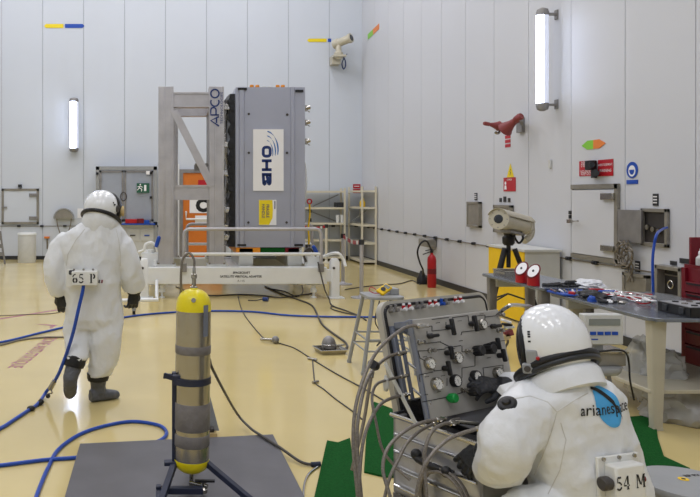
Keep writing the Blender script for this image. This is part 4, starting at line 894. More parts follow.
# scale / meter on round stool
def round_stool(c, h, r, label, m='greyp', dot=False, ring_z=.4):
    t=thing('round_stool', c, label, 'stool')
    s=part('seat', MB().lathe(c+Z_*(h-.035), Z_, [(r*.9,-.012),(r*.98,0),(r,.012),(r,.028),(r*.985,.035),(r*.3,.035)], 44), m, t)
    part('column', MB().cyl(c+Z_*.12,c+Z_*(h-.03),.025), 'alud', t)
    for k in range(4):
        a=PI/4+k*PI/2; d=V((math.cos(a),math.sin(a),0)); part('leg', MB().tube([c+Z_*(h-.06)+d*r*.55,c+Z_*.25+d*r*.85,c+d*r*.98+Z_*.012],.013,8), 'alud', t)
    part('foot_ring', MB().torus(c+Z_*.25,Z_,r*.84,.009,36,8), 'alud', t)
    return t,s
c=V((2.82,4.75,0)); t,s=round_stool(c,.64,.16,'small round grey stool carrying the display instrument')
t=thing('display_instrument', c+Z_*.64, 'beige measuring instrument with screen and blue keys on the small round stool', 'instrument')
yf=4.68; a=P(584.5,345,yf); b=P(623.7,314.5,yf)
m=MB(); m.bx(a.x,b.x,yf,yf+.07,a.z,b.z); part('display_head', m, 'greyl', t, bevel=.008)
part('screen', MB().bx(P(589,0,yf).x,P(620,0,yf).x,yf-.004,yf+.002,P(0,325.5,yf).z,P(0,319,yf).z), 'lcd', t)
for i in range(4): part('key', MB().bx(P(590+i*7.3,0,yf).x,P(595.8+i*7.3,0,yf).x,yf-.006,yf+.002,P(0,335,yf).z,P(0,331.6,yf).z), 'signb', t, bevel=.001)
m=MB(); m.bx(P(590,0,yf).x,P(598,0,yf).x,yf-.0015,yf+.0,P(0,340,yf).z,P(0,338.7,yf).z); part('marking', m, 'signb', t)
part('neck', MB().bx(2.8,2.86,yf+.03,yf+.08,.72,.8), 'greyp', t)
part('base', MB().bx(P(592,0,4.7).x,P(624.5,0,4.7).x,4.68,4.86,.64,.725), 'box', t, bevel=.006); part('pan', MB().bx(P(590.5,0,4.7).x,P(626,0,4.7).x,4.665,4.87,.725,.74), 'steel', t, bevel=.003)
part('cable', MB().tube([P(588,345,4.67),P(591,352,4.6),P(605,351,4.6),P(617,350,4.6),P(626,353,4.62),P(629,364,4.66),P(630,380,4.66),P(634,400,4.7)],.006,8,smooth=8), 'black', t)
# big stool at the bottom right
c=V((0,0,0)); q=ray_plane(688,482,V((0,0,.47)),Z_); c=V((q.x,q.y,0)); t,s=round_stool(c,.47,.2,'large round grey stool cut off at the bottom right corner of the photo')
m=MB(); write(m,'RP PV',ray_plane(692,475.5,V((0,0,.4712)),Z_),V((.97,.15,0)),V((-.15,.97,0)),.032,bold=.001); part('lettering', m, 'letterk', s)
o=ray_plane(683.5,479,V((0,0,.4706)),Z_); part('sticker', MB().cyl(o,o+Z_*.001,.022,seg=24), 'yellowc', s); part('sticker_hub', MB().cyl(o+Z_*.001,o+Z_*.002,.009,seg=16), 'base', s)

# stool stand with multimeter
def stand():
    c=V((2.18,7.28,0)); zt=.75; t=thing('tool_stand', c, 'grey metal stand with splayed legs carrying a yellow multimeter', 'stand')
    part('top', MB().prism(rrect(.36,.42,.08,6), V((c.x,c.y,zt-.03)), X_, Y_, .03), 'greyp', t, bevel=.006)
    L=[]
    for sx,sy in ((-1,-1),(1,-1),(-1,1),(1,1)):
        tp=V((c.x+.14*sx,c.y+.17*sy,zt-.03)); ft=V((c.x+.26*sx,c.y+.27*sy,0.012)); L.append((tp,ft)); m=MB(); m.cyl(tp,ft,.02,seg=12); m.cyl(ft-V((0,0,.012)),ft+V((0,0,.02)),.024,seg=12); part('leg', m, 'greyp', t)
    g=lambda k,q: L[k][0].lerp(L[k][1],q)
    for a,b in ((0,1),(1,3),(3,2),(2,0)): part('stretcher', MB().cyl(g(a,.55),g(b,.55),.01,seg=8), 'greyp', t); part('stretcher', MB().cyl(g(a,.7),g(b,.7),.009,seg=8), 'greyp', t)
    for k in range(2): part('hanging_cable', MB().tube([c+V((-.05+.08*k,-.1,.7)),c+V((-.1+.08*k,-.12,.5)),c+V((-.02,-.1,.35)),c+V((-.08+.05*k,-.1,.25)),c+V((.0,-.1,.33))],.006,6,smooth=6), 'cable', t)
    a=P(379,294,7.2); a.z=zt+.02; b=P(389.5,285.8,7.3); u=(b-a).normalized(); n=V((-.15,-.7,.65)).normalized(); s=u.cross(n).normalized(); R=Matrix((s,u,n)).transposed()
    t2=thing('multimeter', V((a.x,a.y,zt)), 'yellow handheld multimeter leaning on a grey box on the metal stand', 'multimeter'); cc=(a+b)/2
    part('body', MB().box(cc,(.085,.17,.035),R), 'yellowc', t2, bevel=.01); part('screen', MB().box(cc+u*.045+n*.018,(.06,.045,.004),R), 'lcd', t2); part('dial', MB().cyl(cc-u*.02+n*.017,cc-u*.02+n*.028,.024), 'base', t2)
    part('test_lead', MB().tube([cc-u*.08,P(374,293,7.2),P(369.5,290.5,7.25),P(371,287,7.3),P(376,289.5,7.25)],.005,6,smooth=6), 'red', t2)
    one('meter_box', MB().bx(P(387,0,7.35).x,P(396,0,7.35).x,7.25,7.42,zt,zt+.06), 'greyp', 'small grey box supporting the yellow multimeter', 'box', bevel=.006)
stand()
# beacon in tray on the floor
c=F(330,352.5); t=thing('metal_tray', c, 'steel drip tray on the floor holding a grey domed lamp', 'tray'); ang=.18; u=V((math.cos(ang),math.sin(ang),0)); w=V((-u.y,u.x,0))
m=MB(); q=[c+u*a*.13+w*b*.11 for a,b in ((-1,-1),(1,-1),(1,1),(-1,1))]; q2=[c+u*a*.15+w*b*.13+Z_*.05 for a,b in ((-1,-1),(1,-1),(1,1),(-1,1))]; q3=[c+(p-c)*.96+Z_*.0 for p in q2]; q3=[p-Z_*.005 for p in q3]; q4=[p+Z_*.006 for p in q]
m.loft([q,q2,q3,q4]); part('pan', m, 'steel', t); part('rim', MB().tube(q2,.007,6,closed=True), 'chrome', t)
t=thing('floor_lamp_unit', c+Z_*.01, 'small domed grey lamp standing in the steel drip tray', 'lamp')
m=MB(); m.lathe(c+Z_*.05+w*.03, Z_, [(.075,0),(.078,.02),(.076,.06),(.06,.1),(.03,.125),(.005,.132)], 22); part('dome', m, 'alud', t); part('base', MB().box(c+Z_*.035+w*.02,(.14,.09,.05)), 'cable', t); part('cage', MB().torus(c+Z_*.09+w*.03,Z_,.079,.005,22,6), 'chrome', t)
part('plug', MB().cyl(c+u*.07+Z_*.07,c+u*.17+Z_*.08,.012), 'steel', t)
# ================================================================== FLOOR THINGS
# grey plate
pl=[F(80,449.5),F(273,440)]; e=(pl[1]-pl[0]); dn=V((0.02,-1,0)).normalized()
q=[pl[0],pl[1],pl[1]+dn*1.7,pl[0]+dn*1.7]
fpo=one('floor_plate', MB().add([p+Z_*.028 for p in q][::1]+[p+Z_*.042 for p in q],[(0,1,2,3),(7,6,5,4),(0,4,5,1),(1,5,6,2),(2,6,7,3),(3,7,4,0)]), 'plate', 'grey rectangular plate on the floor under the gas bottle stand', 'plate', bevel=.003)
for k,(a,b) in enumerate(((113,466),(242,451))): pass
for a,b in ((.1,.12),(.9,.12),(.1,.8),(.9,.8)):
    p=q[0].lerp(q[1],a).lerp(q[3].lerp(q[2],a),b); part('rubber_foot', MB().cyl(p,p+Z_*.028,.03,seg=12), 'base', fpo)
# mats
def mat_strip(pts, label):
    ps=[F(*p) for p in pts]; n=len(ps); r=random.Random(3); m=MB()
    m.prism([(p.x,p.y) for p in ps], V((0,0,.001)), X_, Y_, .012); one('floor_mat', m, 'green', label, 'mat', loc=ps[0])
mat_strip(((327,442),(338,444),(350,439.5),(354,470),(358,505),(368,540),(300,540),(314,500)),'green floor mat left of the bundle of grey hoses')
mat_strip(((374,403),(392,410),(420,418),(420,470),(401,478),(385,478),(364,473),(366,440)),'green floor mat beside the silver test case')
mat_strip(((620,419),(655,416),(658,440),(664,458),(690,470),(690,530),(600,530),(600,450)),'green floor mat behind the right seated person and below the near worktable')
# hoses on the floor
def floor_line(name, px, r, m, label, cat='cable', z=None, k=7):
    pts=[F(a,b)+Z_*(r*1.02) if not isinstance(a,V) else a for a,b in [(p if len(p)==2 else (V(p),0)) for p in px]]
    return one(name, MB().tube(pts, r, 8, smooth=k), m, label, cat, loc=pts[0])
floor_line('air_hose', [(-420,392),(-200,374),(-60,352),(0,343.5),(40,334),(75,326),(110,320.5),(150,315),(200,312),(250,312.5),(285,316),(320,317.5),(360,318),(400,318.5),(450,325)], .014,'blueh','blue air hose running across the floor behind the walking person','hose')
floor_line('air_hose', [(-420,520),(-200,492),(-60,474),(0,467.5),(44,462),(79,459.3),(115,454),(146,446.5),(161.5,441.5),(166.5,434),(157,426.5),(127,423.5),(87,433),(60,450),(48,470),(37,497),(30,520)], .0135,'blueh','looped blue hose lying partly under the grey floor plate','hose')
floor_line('floor_cable', [(-420,372),(-200,368),(-40,353),(0,346),(20,341),(40,338.5),(60,338),(90,338),(118,338.5)], .011,'cableg','thin grey cable lying over the painted floor words','cable')
t=floor_line('floor_cable', [(238,296),(241,308),(247,319),(261,336),(268,340.5),(280,344),(295,349),(312.5,360),(335.6,374),(364,389.5),(385,402)], .007,'cable','thin cable crossing the floor through a small round connector','cable')
c=F(275.5,343.5); t=thing('floor_connector', c, 'small round grey connector ball on the thin floor cable', 'connector')
part('ball', MB().sph(c+Z_*.045,.045,16,10),'alud',t); part('sleeve', MB().cyl(c+V((-.16,.1,.03)),c+V((-.03,.02,.04)),.018),'steel',t)
floor_line('floor_cable', [(312.5,360),(313.5,372),(315.5,383.5),(324,390),(335.6,399.6),(354,413),(362,420)], .006,'cable','short branch cable going from the thin floor cable towards the green mats','cable')
c=F(315.5,383.5); one('cable_joint', MB().cyl(c+V((-.03,-.02,.014)),c+V((.03,.02,.014)),.013), 'steel','tiny metal joint at the bend of the short branch cable','connector')
c=F(312.5,360.5); one('cable_joint', MB().cyl(c+V((-.04,.04,.014)),c+V((.04,-.03,.014)),.014), 'steel','tiny metal joint where the branch cable leaves the thin cable','connector')
floor_line('floor_cable', [(265,287),(283,295),(297,300),(311.5,306),(317.5,316),(322,325),(329.6,332),(338,338),(345.7,344),(347,349),(344,350)], .014,'cable','dark cable snaking from under the adapter to the domed floor lamp','cable')
t=one('floor_cable', MB().tube([P(318,262,12.0),P(321,275,11.95),P(325,290,11.9),F(329,299)+Z_*.01,F(332,306)+Z_*.01,F(345,311)+Z_*.01,F(360,317)+Z_*.01,F(366,321)+Z_*.01],.012,8,smooth=7),'cable','dark cable hanging down at the right column of the adapter','cable',loc=F(329,299))
floor_line('floor_cable', [(333,306),(331,309),(343,313),(358,316)], .009,'cable','short loose cable beside the one at the right column','cable')
floor_line('floor_cable', [(176,287),(190,293),(210,296),(240,295),(262,296),(280,298),(298,296),(312,294)], .01,'cable','dark cable lying on the floor under the adapter beam','cable')
floor_line('floor_cable', [(302,286),(303,292),(297,297),(285,292),(270,289)], .009,'cable','short curled cable under the right end of the adapter beam','cable')
floor_line('floor_cable', [(345,290),(365,287),(385,285),(400,284),(412,281),(420,285)], .009,'cable','thin cable on the floor towards the fire extinguisher','cable')
floor_line('floor_cable', [(-300,322),(-150,321),(-20,317),(0,316),(24,315),(50,314),(62,312)], .006,'cableg','faint thin cable near the painted floor words','cable')
c=F(265,301.5); t=thing('cable_plug', c, 'dark blue cable plug on the floor below the adapter words', 'plug')
part('body', MB().cyl(c+V((-.03,.02,.04)),c+V((.05,-.02,.04)),.035),'letterb',t); part('wire', MB().tube([c+V((-.28,.0,.02)),c+V((-.15,.03,.015)),c+V((-.03,.02,.04))],.01,6,smooth=4),'cable',t)
# floor markings
m=MB()
U=(F(9,374)-F(54,337)).normalized(); Wd=V((-U.y,U.x,0)); o=F(34,351.5)+Z_*.0012
write(m,'ZONE ANTI-STATIQUE',o,U,Wd,.21,xs=.72,bold=.003); one('floor_lettering', m, 'paint', 'faded red words painted on the floor left of the walking person', 'floor marking', loc=o)
m=MB(); a,b=F(-200,350),F(70,308); d=(b-a).normalized(); s=V((-d.y,d.x,0))*.035
m.add([a-s+Z_*.0012,b-s+Z_*.0012,b+s+Z_*.0012,a+s+Z_*.0012],[(0,1,2,3)]); one('floor_line', m, 'paint', 'thin faded red line painted on the floor beyond the words', 'floor marking', loc=a)
m=MB(); ps=[F(*p)+Z_*.0012 for p in ((33,324),(57,325),(51,328.5),(49,327.2),(53,326))]; m.add(ps,[tuple(range(5))]); one('floor_arrow', m, 'paint', 'faded red arrow painted above the floor words', 'floor marking', loc=ps[0])

# ------------------------------------------------------------------ gas bottle on stand
def bottle():
    Y=4.15; k=Y/FX; cx=P(191.5,0,Y).x; base=V((cx,Y,.042)); R=.101
    zb=P(0,471.5,Y).z; zt=P(0,289,Y).z
    t=thing('gas_cylinder', V((cx,Y,zb)), 'tall steel breathing gas cylinder with yellow ends held upright in a dark stand', 'gas cylinder')
    m=MB(); z0=P(0,459,Y).z; z1=P(0,309,Y).z
    m.lathe(V((cx,Y,z0)), Z_, [(R,0),(R,z1-z0)], 44); part('body', m, 'steel', t)
    m=MB(); hh=zt-z1; m.lathe(V((cx,Y,z1)), Z_, [(R*1.005,-.006),(R*1.0,0),(R*.985,hh*.3),(R*.9,hh*.58),(R*.74,hh*.8),(R*.5,hh*.94),(R*.25,hh),(R*.2,hh+.01)], 44); part('yellow_dome', m, 'yellow', t)
    hb=z0-zb; m=MB(); m.lathe(V((cx,Y,zb)), Z_, [(R*.25,0),(R*.6,hb*.1),(R*.85,hb*.35),(R*.97,hb*.7),(R*1.006,hb),(R*1.006,hb+.006)], 44); part('yellow_bottom', m, 'yellow', t)
    for a,b in ((344,352.5),(401,428),(432,444)):
        za,zb_=P(0,b,Y).z,P(0,a,Y).z; part('tape_band', MB().lathe(V((cx,Y,za)),Z_,[(R*1.0,0),(R*1.02,.003),(R*1.02,zb_-za-.003),(R*1.0,zb_-za)],44),'tape',t)
    a=math.atan2(-.75,.66); m=MB(); rr=R*1.012; n=5; vs=[]
    for z in (P(0,334,Y).z,P(0,303,Y).z):
        vs+=[V((cx+rr*math.cos(a+(i-2)*.09),Y+rr*math.sin(a+(i-2)*.09),z)) for i in range(n)]
    m.add(vs,[(i,i+1,n+i+1,n+i) for i in range(n-1)]); part('label', m, 'bluegrey', t, label='slate blue vertical label')
    m=MB(); m.lathe(V((cx,Y,zt)),Z_,[(.022,0),(.022,.012),(.012,.02),(.012,.06),(.017,.062),(.017,.085),(.01,.09),(.01,.12),(.006,.13)],14); m.cyl(V((cx-.005,Y-.075,zt-.055)),V((cx-.005,Y-.1,zt-.05)),.013); part('valve', m, 'steel', t)
    part('valve_hose', MB().tube([V((cx,Y,zt+.12)),V((cx-.002,Y+.01,zt+.17)),V((cx-.03,Y+.02,zt+.205)),V((cx-.065,Y+.02,zt+.17)),V((cx-.075,Y+.02,zt+.08)),V((cx-.075,Y+.03,zt-.02)),V((cx-.09,Y+.09,zt-.1))],.0075,8,smooth=7),'braid',t)
    # bottom valve
    m=MB(); m.cyl(V((cx,Y,zb+.01)),V((cx,Y,zb-.085)),.013); m.cyl(V((cx-.01,Y-.01,zb-.06)),V((cx+.09,Y-.06,zb-.06)),.012); m.lathe(V((cx+.07,Y-.05,zb-.1)),Z_,[(.02,0),(.022,.02),(.014,.03),(.014,.06)],12); part('lower_valve', m, 'steel', t)
    part('valve_lever', MB().beam(V((cx+.02,Y-.05,zb-.035)),V((cx+.13,Y-.07,zb-.025)),.02,.012),'black',t)
    # stand
    s=thing('cylinder_stand', base, 'dark navy steel stand with splayed legs standing on the grey floor plate', 'stand')
    px=P(178,0,Y).x-.01; zc=P(0,460,Y).z
    part('mast', MB().beam(V((px-.0,Y-.0,zc-.02)),V((px,Y,P(0,372,Y).z)),.05,.045,Y_), 'navy', s, bevel=.004)
    zc2=P(0,379,Y).z; rc=R+.016
    cl=MB(); pts=[V((px-.02,Y-.03,0))]+[V((cx+rc*math.cos(a),Y+rc*math.sin(a),0)) for a in [math.radians(-150+300*i/24) for i in range(25)]]
    vs=[];n=len(pts)
    arcp=[math.radians(-160+320*i/28) for i in range(29)]
    inner=[V((cx+(R+.002)*math.cos(a),Y+(R+.002)*math.sin(a),0)) for a in arcp]; outer=[V((cx+(R+.012)*math.cos(a),Y+(R+.012)*math.sin(a),0)) for a in arcp]
    k_=len(arcp); zz=(zc2-.018,zc2+.018); vs=[p+Z_*zz[0] for p in inner+outer]+[p+Z_*zz[1] for p in inner+outer]; N=2*k_
    fs=[]
    for i in range(k_-1): fs+=[(i,i+1,N+i+1,N+i),(k_+i+1,k_+i,N+k_+i,N+k_+i+1),(N+i,N+i+1,N+k_+i+1,N+k_+i),(i+1,i,k_+i,k_+i+1)]
    cl.add(vs,fs); part('clamp_band', cl, 'navy', s)
    m=MB(); m.beam(V((px-.07,Y-.03,zc2+.03)),V((px+.03,Y-.06,zc2+.005)),.012,.03); m.beam(V((px-.07,Y-.03,zc2+.025)),V((px-.01,Y+.06,zc2+.0)),.012,.03); m.bx(px-.02,px+.03,Y-.07,Y+.02,zc2-.02,zc2+.035); part('clamp_screw', m, 'navy', s, bevel=.002)
    hub=V((cx-.04,Y-.01,zc-.02))
    part('top_ring', MB().beam(V((px-.07,Y-.02,zc-.01)),V((cx+.085,Y-.01,zc+.0)),.05,.022,Z_), 'navy', s, bevel=.003)
    for a,b in ((V((px-.01,Y-.02,zc-.01)),V((cx-.2,Y-.33,.05))),(V((cx+.075,Y-.02,zc-.0)),V((cx+.36,Y-.22,.05))),(V((cx-.02,Y+.06,zc-.01)),V((cx+.02,Y+.4,.05)))):
        part('leg', MB().beam(a,b,.035,.03), 'navy', s, bevel=.003)
    m=MB(); zq=P(0,488,Y-.1).z; x0=P(156,0,Y-.1).x; m.bx(x0,cx+.06,Y-.12,Y-.08,.075,.11); m.bx(x0,x0+.035,Y-.3,Y-.08,.07,.105); m.bx(x0,x0+.03,Y-.12,Y-.08,.05,.12); part('foot_bar', m, 'navy', s, bevel=.003)
    return cx,Y
bcx,bY=bottle()
bpy.data.objects['gas_cylinder'].rotation_euler=(0,.013,0)
one('cylinder_hose', MB().tube([V((bcx+.07,bY+.12,P(0,350,bY).z)),P(209,358,4.4),P(214,372,4.6),F(236,428)+Z_*.12,F(250,436)+Z_*.06,F(262,444)+Z_*.056,F(280,455)+Z_*.05,F(300,464.5)+Z_*.02,F(312,466.5)+Z_*.012],.0095,8,smooth=8),'cable','dark hose curving from behind the gas cylinder to a connector on the floor','hose',loc=F(312,466.5))
c=F(316,467); one('hose_connector', MB().cyl(c+V((-.03,0,.016)),c+V((.03,.01,.016)),.016), 'navy','dark connector on the floor left of the green mat','connector')
floor_line('floor_cable', [(319,467),(309,475),(304.5,485),(303.5,500),(306,520)], .007,'chrome','short silver tube bending toward the camera left of the green mat','tube')
# small bracket behind bottle
c=F(210,440); t=thing('metal_bracket', c, 'small upright metal bracket with beige foot behind the gas cylinder', 'bracket')
part('foot', MB().bx(c.x-.045,c.x+.05,c.y-.01,c.y+.16,0,.05),'wood',t,bevel=.004); part('gusset', MB().prism([(0,0),(.1,0),(.02,.3),(0,.3)],V((c.x-.03,c.y+.06,.05)),X_,Z_,.01),'greyp',t); part('roller', MB().cyl(V((c.x-.02,c.y+.02,.07)),V((c.x+.03,c.y+.02,.07)),.02),'cable',t)

# ================================================================== TEST CASE WITH CONTROL PANEL
un=V((.868,.497,0)).normalized(); fn=V((un.y,-un.x,0))     # along the panel, out of the panel (towards the seated person)
TL=V((1.082,3.18,1.20)); BLp=V((1.13,3.10,.805)); TR=TL+un*.604
vn=(BLp-TL).normalized(); hgt=(BLp-TL).length
nrm=un.cross(vn).normalized(); nrm = nrm if nrm.y<0 else -nrm
def pan(px,py,off=0): return ray_plane(px,py,TL+nrm*off,nrm)
case=thing('test_case', V((1.6,3.3,0)), 'open silver equipment case with a grey valve and gauge panel in its raised lid', 'test case')
W_=.78
# lower case body
A=V((1.066,3.38,0)); zt=.72; zb=.36; Dp=.48
def cb(a,b,z): return A+un*a+fn*b+Z_*z
m=MB()
def slab(m,a0,a1,b0,b1,z0,z1):
    c=[(a0,b0),(a1,b0),(a1,b1),(a0,b1)]; m.add([cb(a,b,z0) for a,b in c]+[cb(a,b,z1) for a,b in c],[(0,1,2,3),(7,6,5,4),(0,4,5,1),(1,5,6,2),(2,6,7,3),(3,7,4,0)])
slab(m,0,W_,0,Dp,zb,zb+.02); slab(m,0,.02,0,Dp,zb,zt); slab(m,W_-.02,W_,0,Dp,zb,zt); slab(m,0,W_,0,.02,zb,zt); slab(m,0,W_,Dp-.02,Dp,zb,zt)
part('lower_shell', m, 'silver', case, bevel=.006)
m=MB(); m.tube([cb(a,b,zt) for a,b in ((-.005,-.005),(W_+.005,-.005),(W_+.005,Dp+.005),(-.005,Dp+.005))],.011,8,closed=True); part('rim', m, 'chrome', case)
m=MB()
for z in (.64,.56,.48,.40): m.tube([cb(-.012,.02,z),cb(-.012,Dp-.02,z)],.007,8); m.tube([cb(.02,Dp+.012,z),cb(W_-.02,Dp+.012,z)],.007,8)
part('side_rail', m, 'chrome', case)
m=MB(); slab(m,-.012,0,.14,.2,.5,.64); part('side_clasp', m, 'alu', case, bevel=.004)
m=MB(); m.tube([cb(-.03,.16,.6),cb(-.06,.2,.585),cb(-.05,.3,.575),cb(-.03,.36,.57)],.016,10,smooth=5); m.sph(cb(-.05,.18,.6),.025,12,8); m.sph(cb(-.05,.34,.575),.024,12,8); part('handle', m, 'black', case)
m=MB(); slab(m,.02,W_-.02,.02,Dp-.02,.6,.675); part('foam_insert', m, 'foam', case)
m=MB(); slab(m,.2,W_-.06,.06,.3,.675,.70); slab(m,.3,W_-.1,.34,.52,.675,.695); part('black_tray', m, 'black', case, bevel=.004)
for k in range(9):
    r=random.Random(200+k); a=.08+r.uniform(0,.5); b=.08+r.uniform(0,.42); z=.705+r.uniform(0,.02); d1=r.uniform(-.12,.12); part('fitting', MB().tube([cb(a,b,z),cb(a+.06,b+d1*.5,z+.012),cb(a+.14,b+d1,z)],.009,8,smooth=3), ('steel','braid','chrome')[k%3], case)
# trolley under the case
tr=thing('case_trolley', V((1.6,3.3,0)), 'wheeled silver trolley carrying the open test case', 'trolley')
for a in (.02,W_-.02):
    for b in (.03,Dp-.03):
        part('upright', MB().cyl(cb(a,b,.09),cb(a,b,zb),.016), 'chrome', tr)
        w=part('caster', MB().cyl(cb(a-.012,b,.045),cb(a+.012,b,.045),.045,seg=20), 'black', tr)
m=MB(); slab(m,0,W_,0,Dp,zb-.03,zb-.002); part('deck', m, 'steel', tr)
m=MB(); slab(m,0,W_,0,Dp,.13,.15); part('lower_deck', m, 'steel', tr)
# lid shell (ring) behind the panel
lv=vn; o_l=V((1.026,3.55,1.22)); LW,LH,LD=.80,.62,.034; ln=nrm
def lid(a,b,c): return o_l+un*a+lv*b+ln*c
outer=[(x+LW/2,y+LH/2) for x,y in rrect(LW,LH,.06,5)]; inner=[(x+LW/2,y+LH/2) for x,y in rrect(LW-.03,LH-.03,.05,5)]
m=MB(); n=len(outer); vs=[lid(a,b,0) for a,b in outer]+[lid(a,b,LD) for a,b in outer]+[lid(a,b,LD) for a,b in inner]+[lid(a,b,0) for a,b in inner]
fs=[]
for k in range(4):
    fs+=[(k*n+i,k*n+(i+1)%n,((k+1)%4)*n+(i+1)%n,((k+1)%4)*n+i) for i in range(n)]
m.add(vs,fs); part('lid_shell', m, 'shell', case, sharp=40)
m=MB(); m.tube([lid(a,b,LD+.002) for a,b in [(x+LW/2,y+LH/2) for x,y in rrect(LW-.045,LH-.045,.045,5)]],.008,8,closed=True); part('lid_gasket', m, 'black', case)
m=MB(); 
def lslab(m,a0,a1,b0,b1,c0,c1):
    c=[(a0,b0),(a1,b0),(a1,b1),(a0,b1)]; m.add([lid(a,b,c0) for a,b in c]+[lid(a,b,c1) for a,b in c],[(0,1,2,3),(7,6,5,4),(0,4,5,1),(1,5,6,2),(2,6,7,3),(3,7,4,0)])
lslab(m,.03,LW-.03,.03,.12,.02,.04); part('valve_strip', m, 'shell', case)
for i,(px,c) in enumerate(((391,'g'),(395.5,'g'),(403.5,'r'),(409.5,'r'),(417,'g'),(422,'g'),(430,'r'),(435.5,'r'),(441.5,'b'),(446,'g'),(455.5,'r'),(460.5,'r'))):
    py=311-(px-391)*.155*.9; p0=ray_plane(px,py,lid(0,0,.05),ln)
    m=MB(); m.cyl(p0-ln*.01,p0+ln*.02,.009,seg=10); m.cyl(p0+V((0,0,.004)),p0+V((0,0,.028)),.0075,seg=10); v=part('lid_valve', m, 'alud' if c=='g' else ('signb' if c=='b' else 'letterw'), case)
    if c=='r': part('red_band', MB().cyl(p0+Z_*.002,p0+Z_*.02,.0092,seg=10), 'red', v)
# inner frame: two blue-grey uprights and cross rails
m=MB(); lslab(m,.032,.056,.12,LH-.03,.03,.06); part('inner_upright', m, 'bluegrey', case, bevel=.003)
m=MB(); lslab(m,.06,LW-.06,.12,.16,.05,.1); part('inner_rail', m, 'bluegrey', case, bevel=.003)
m=MB(); lslab(m,.075,.085,.14,LH-.03,.05,.07); part('inner_upright', m, 'bluegrey', case, bevel=.003)
m=MB(); lslab(m,.045,.105,.1,LH-.05,.14,.15); part('inner_upright', m, 'bluegrey', case, bevel=.003)
m=MB(); m.beam(lid(.05,.12,.14),TL+un*.01+vn*.012-nrm*.02,.012,.03); m.beam(lid(.05,.12,.06),lid(.05,.12,.14),.012,.03); part('inner_rail', m, 'bluegrey', case, bevel=.003)
m=MB(); lslab(m,.02,LW-.02,LH-.15,LH-.03,.05,.1); part('foam_block', m, 'foam', case)
for q in (.15,.3,.42): 
    m=MB(); m.cyl(lid(.09,q,.06), TL+un*.02+vn*(q-.06)-nrm*.0,.006,seg=8); part('cross_pipe', m, 'chrome', case)
m=MB(); m.tube([lid(.14,.3,.1),lid(.15,.4,.16),lid(.12,.34,.2),lid(.16,.45,.18),lid(.13,.5,.15)],.005,6,smooth=6); part('wire', m, 'cable', case)
# support strut: flat strap
m=MB(); m.beam(P(385,363,3.42),P(416,424,3.22),.006,.02,Z_); part('lid_stay', m, 'greyl', case)
# gauge panel
PW=.604; m=MB()
c4=[TL,TR,TR+vn*hgt*1.06,TL+vn*hgt*1.06]; th=.012
m.add([p for p in c4]+[p-nrm*th for p in c4],[(0,1,2,3),(7,6,5,4),(0,4,5,1),(1,5,6,2),(2,6,7,3),(3,7,4,0)]); gp=part('gauge_panel', m, 'panelg', case, bevel=.003)
m=MB(); e0=TL+un*.004-nrm*.03; m.beam(e0+nrm*.02,e0+nrm*.02+vn*hgt*1.06,.01,.02,nrm); part('panel_edge', m, 'bluegrey', case)
def gauge(px,py,r,rim='steel'):
    r*=.92; p=pan(px,py); g=part('gauge', MB().lathe(p,nrm,[(r*1.0,0),(r*1.08,.003),(r*1.08,.022),(r*.95,.028),(r*.88,.024)],26),rim,case)
    part('dial', MB().lathe(p+nrm*.0242,nrm,[(r*.86,0),(r*.86,.0012)],24),'dial',g)
    m=MB(); q=p+nrm*.0262; a=random.Random(int(px)).uniform(0,6); d=un*math.cos(a)+vn*math.sin(a); s=nrm.cross(d); m.add([q-s*.0018-d*r*.25,q+s*.0018-d*r*.25,q+d*r*.65],[(0,1,2)])
    for i in range(9):
        aa=-.6+i*(PI+1.2)/8+PI; e=un*math.cos(aa)+vn*math.sin(aa); s=nrm.cross(e)*.0016; m.add([q+e*r*.68-s,q+e*r*.68+s,q+e*r*.84+s,q+e*r*.84-s],[(0,1,2,3)])
    part('needle', m, 'letterk', g)
for a in ((479.9,324.5,.024),(427.5,363.6,.027),(455,358,.027),(434.5,384,.029),(453.3,380.8,.028,'black'),(473.4,376.6,.028,'black'),(496,373.3,.028)): gauge(*a)
for px,py,h in ((446.5,327.4,.075),(469.4,324,.075),(445.3,353,.06),(442.8,368.4,.065),(497.6,355.6,.06),(492,344,.055)):
    p=pan(px,py); m=MB(); m.cyl(p,p+nrm*.035,.012,seg=12); m.beam(p+nrm*.035-vn*h*.5,p+nrm*.035+vn*h*.5,.016,.02,nrm); part('valve_lever', m, 'black', case, bevel=.005)
for px,py in ((427.9,336.2),(491,326.6)):
    p=pan(px,py); m=MB(); m.cyl(p,p+nrm*.03,.012,seg=12); m.beam(p+nrm*.032-un*.034,p+nrm*.032+un*.034,.016,.016,nrm); part('valve_lever', m, 'black', case, bevel=.006)
def knob(px,py,r,c,l=.035,lab=None):
    p=pan(px,py); m=MB(); pr=[(r*.5,0),(r*.5,.012),(r,.014),(r,.014+l),(r*.85,.018+l),(r*.1,.018+l)]; m.lathe(p,nrm,pr,22)
    for i in range(10):
        a=2*PI*i/10; e=un*math.cos(a)+vn*math.sin(a); m.cyl(p+e*r*.97+nrm*.016,p+e*r*.97+nrm*(.012+l),r*.16,seg=6)
    k=part('knob', m, c, case, label=lab)
for px,py,r,c,l,lb in ((472.5,351,.022,'black',.04,None),(483,349.2,.022,'black',.045,None),(447.5,398,.019,'greenk',.03,'green knob'),(467.5,391.5,.018,'black',.045,None)): knob(px,py,r,c,l,lb)
for px,py in ((418.7,342.7),(429,350.7),(497.6,315),(497.6,330.6),(466,351.5),(462,390),(417,326.5)):
    p=pan(px,py); part('port', MB().lathe(p,nrm,[(.011,0),(.011,.012),(.007,.014),(.007,.03),(.009,.03),(.009,.036)],12),'steel',case)
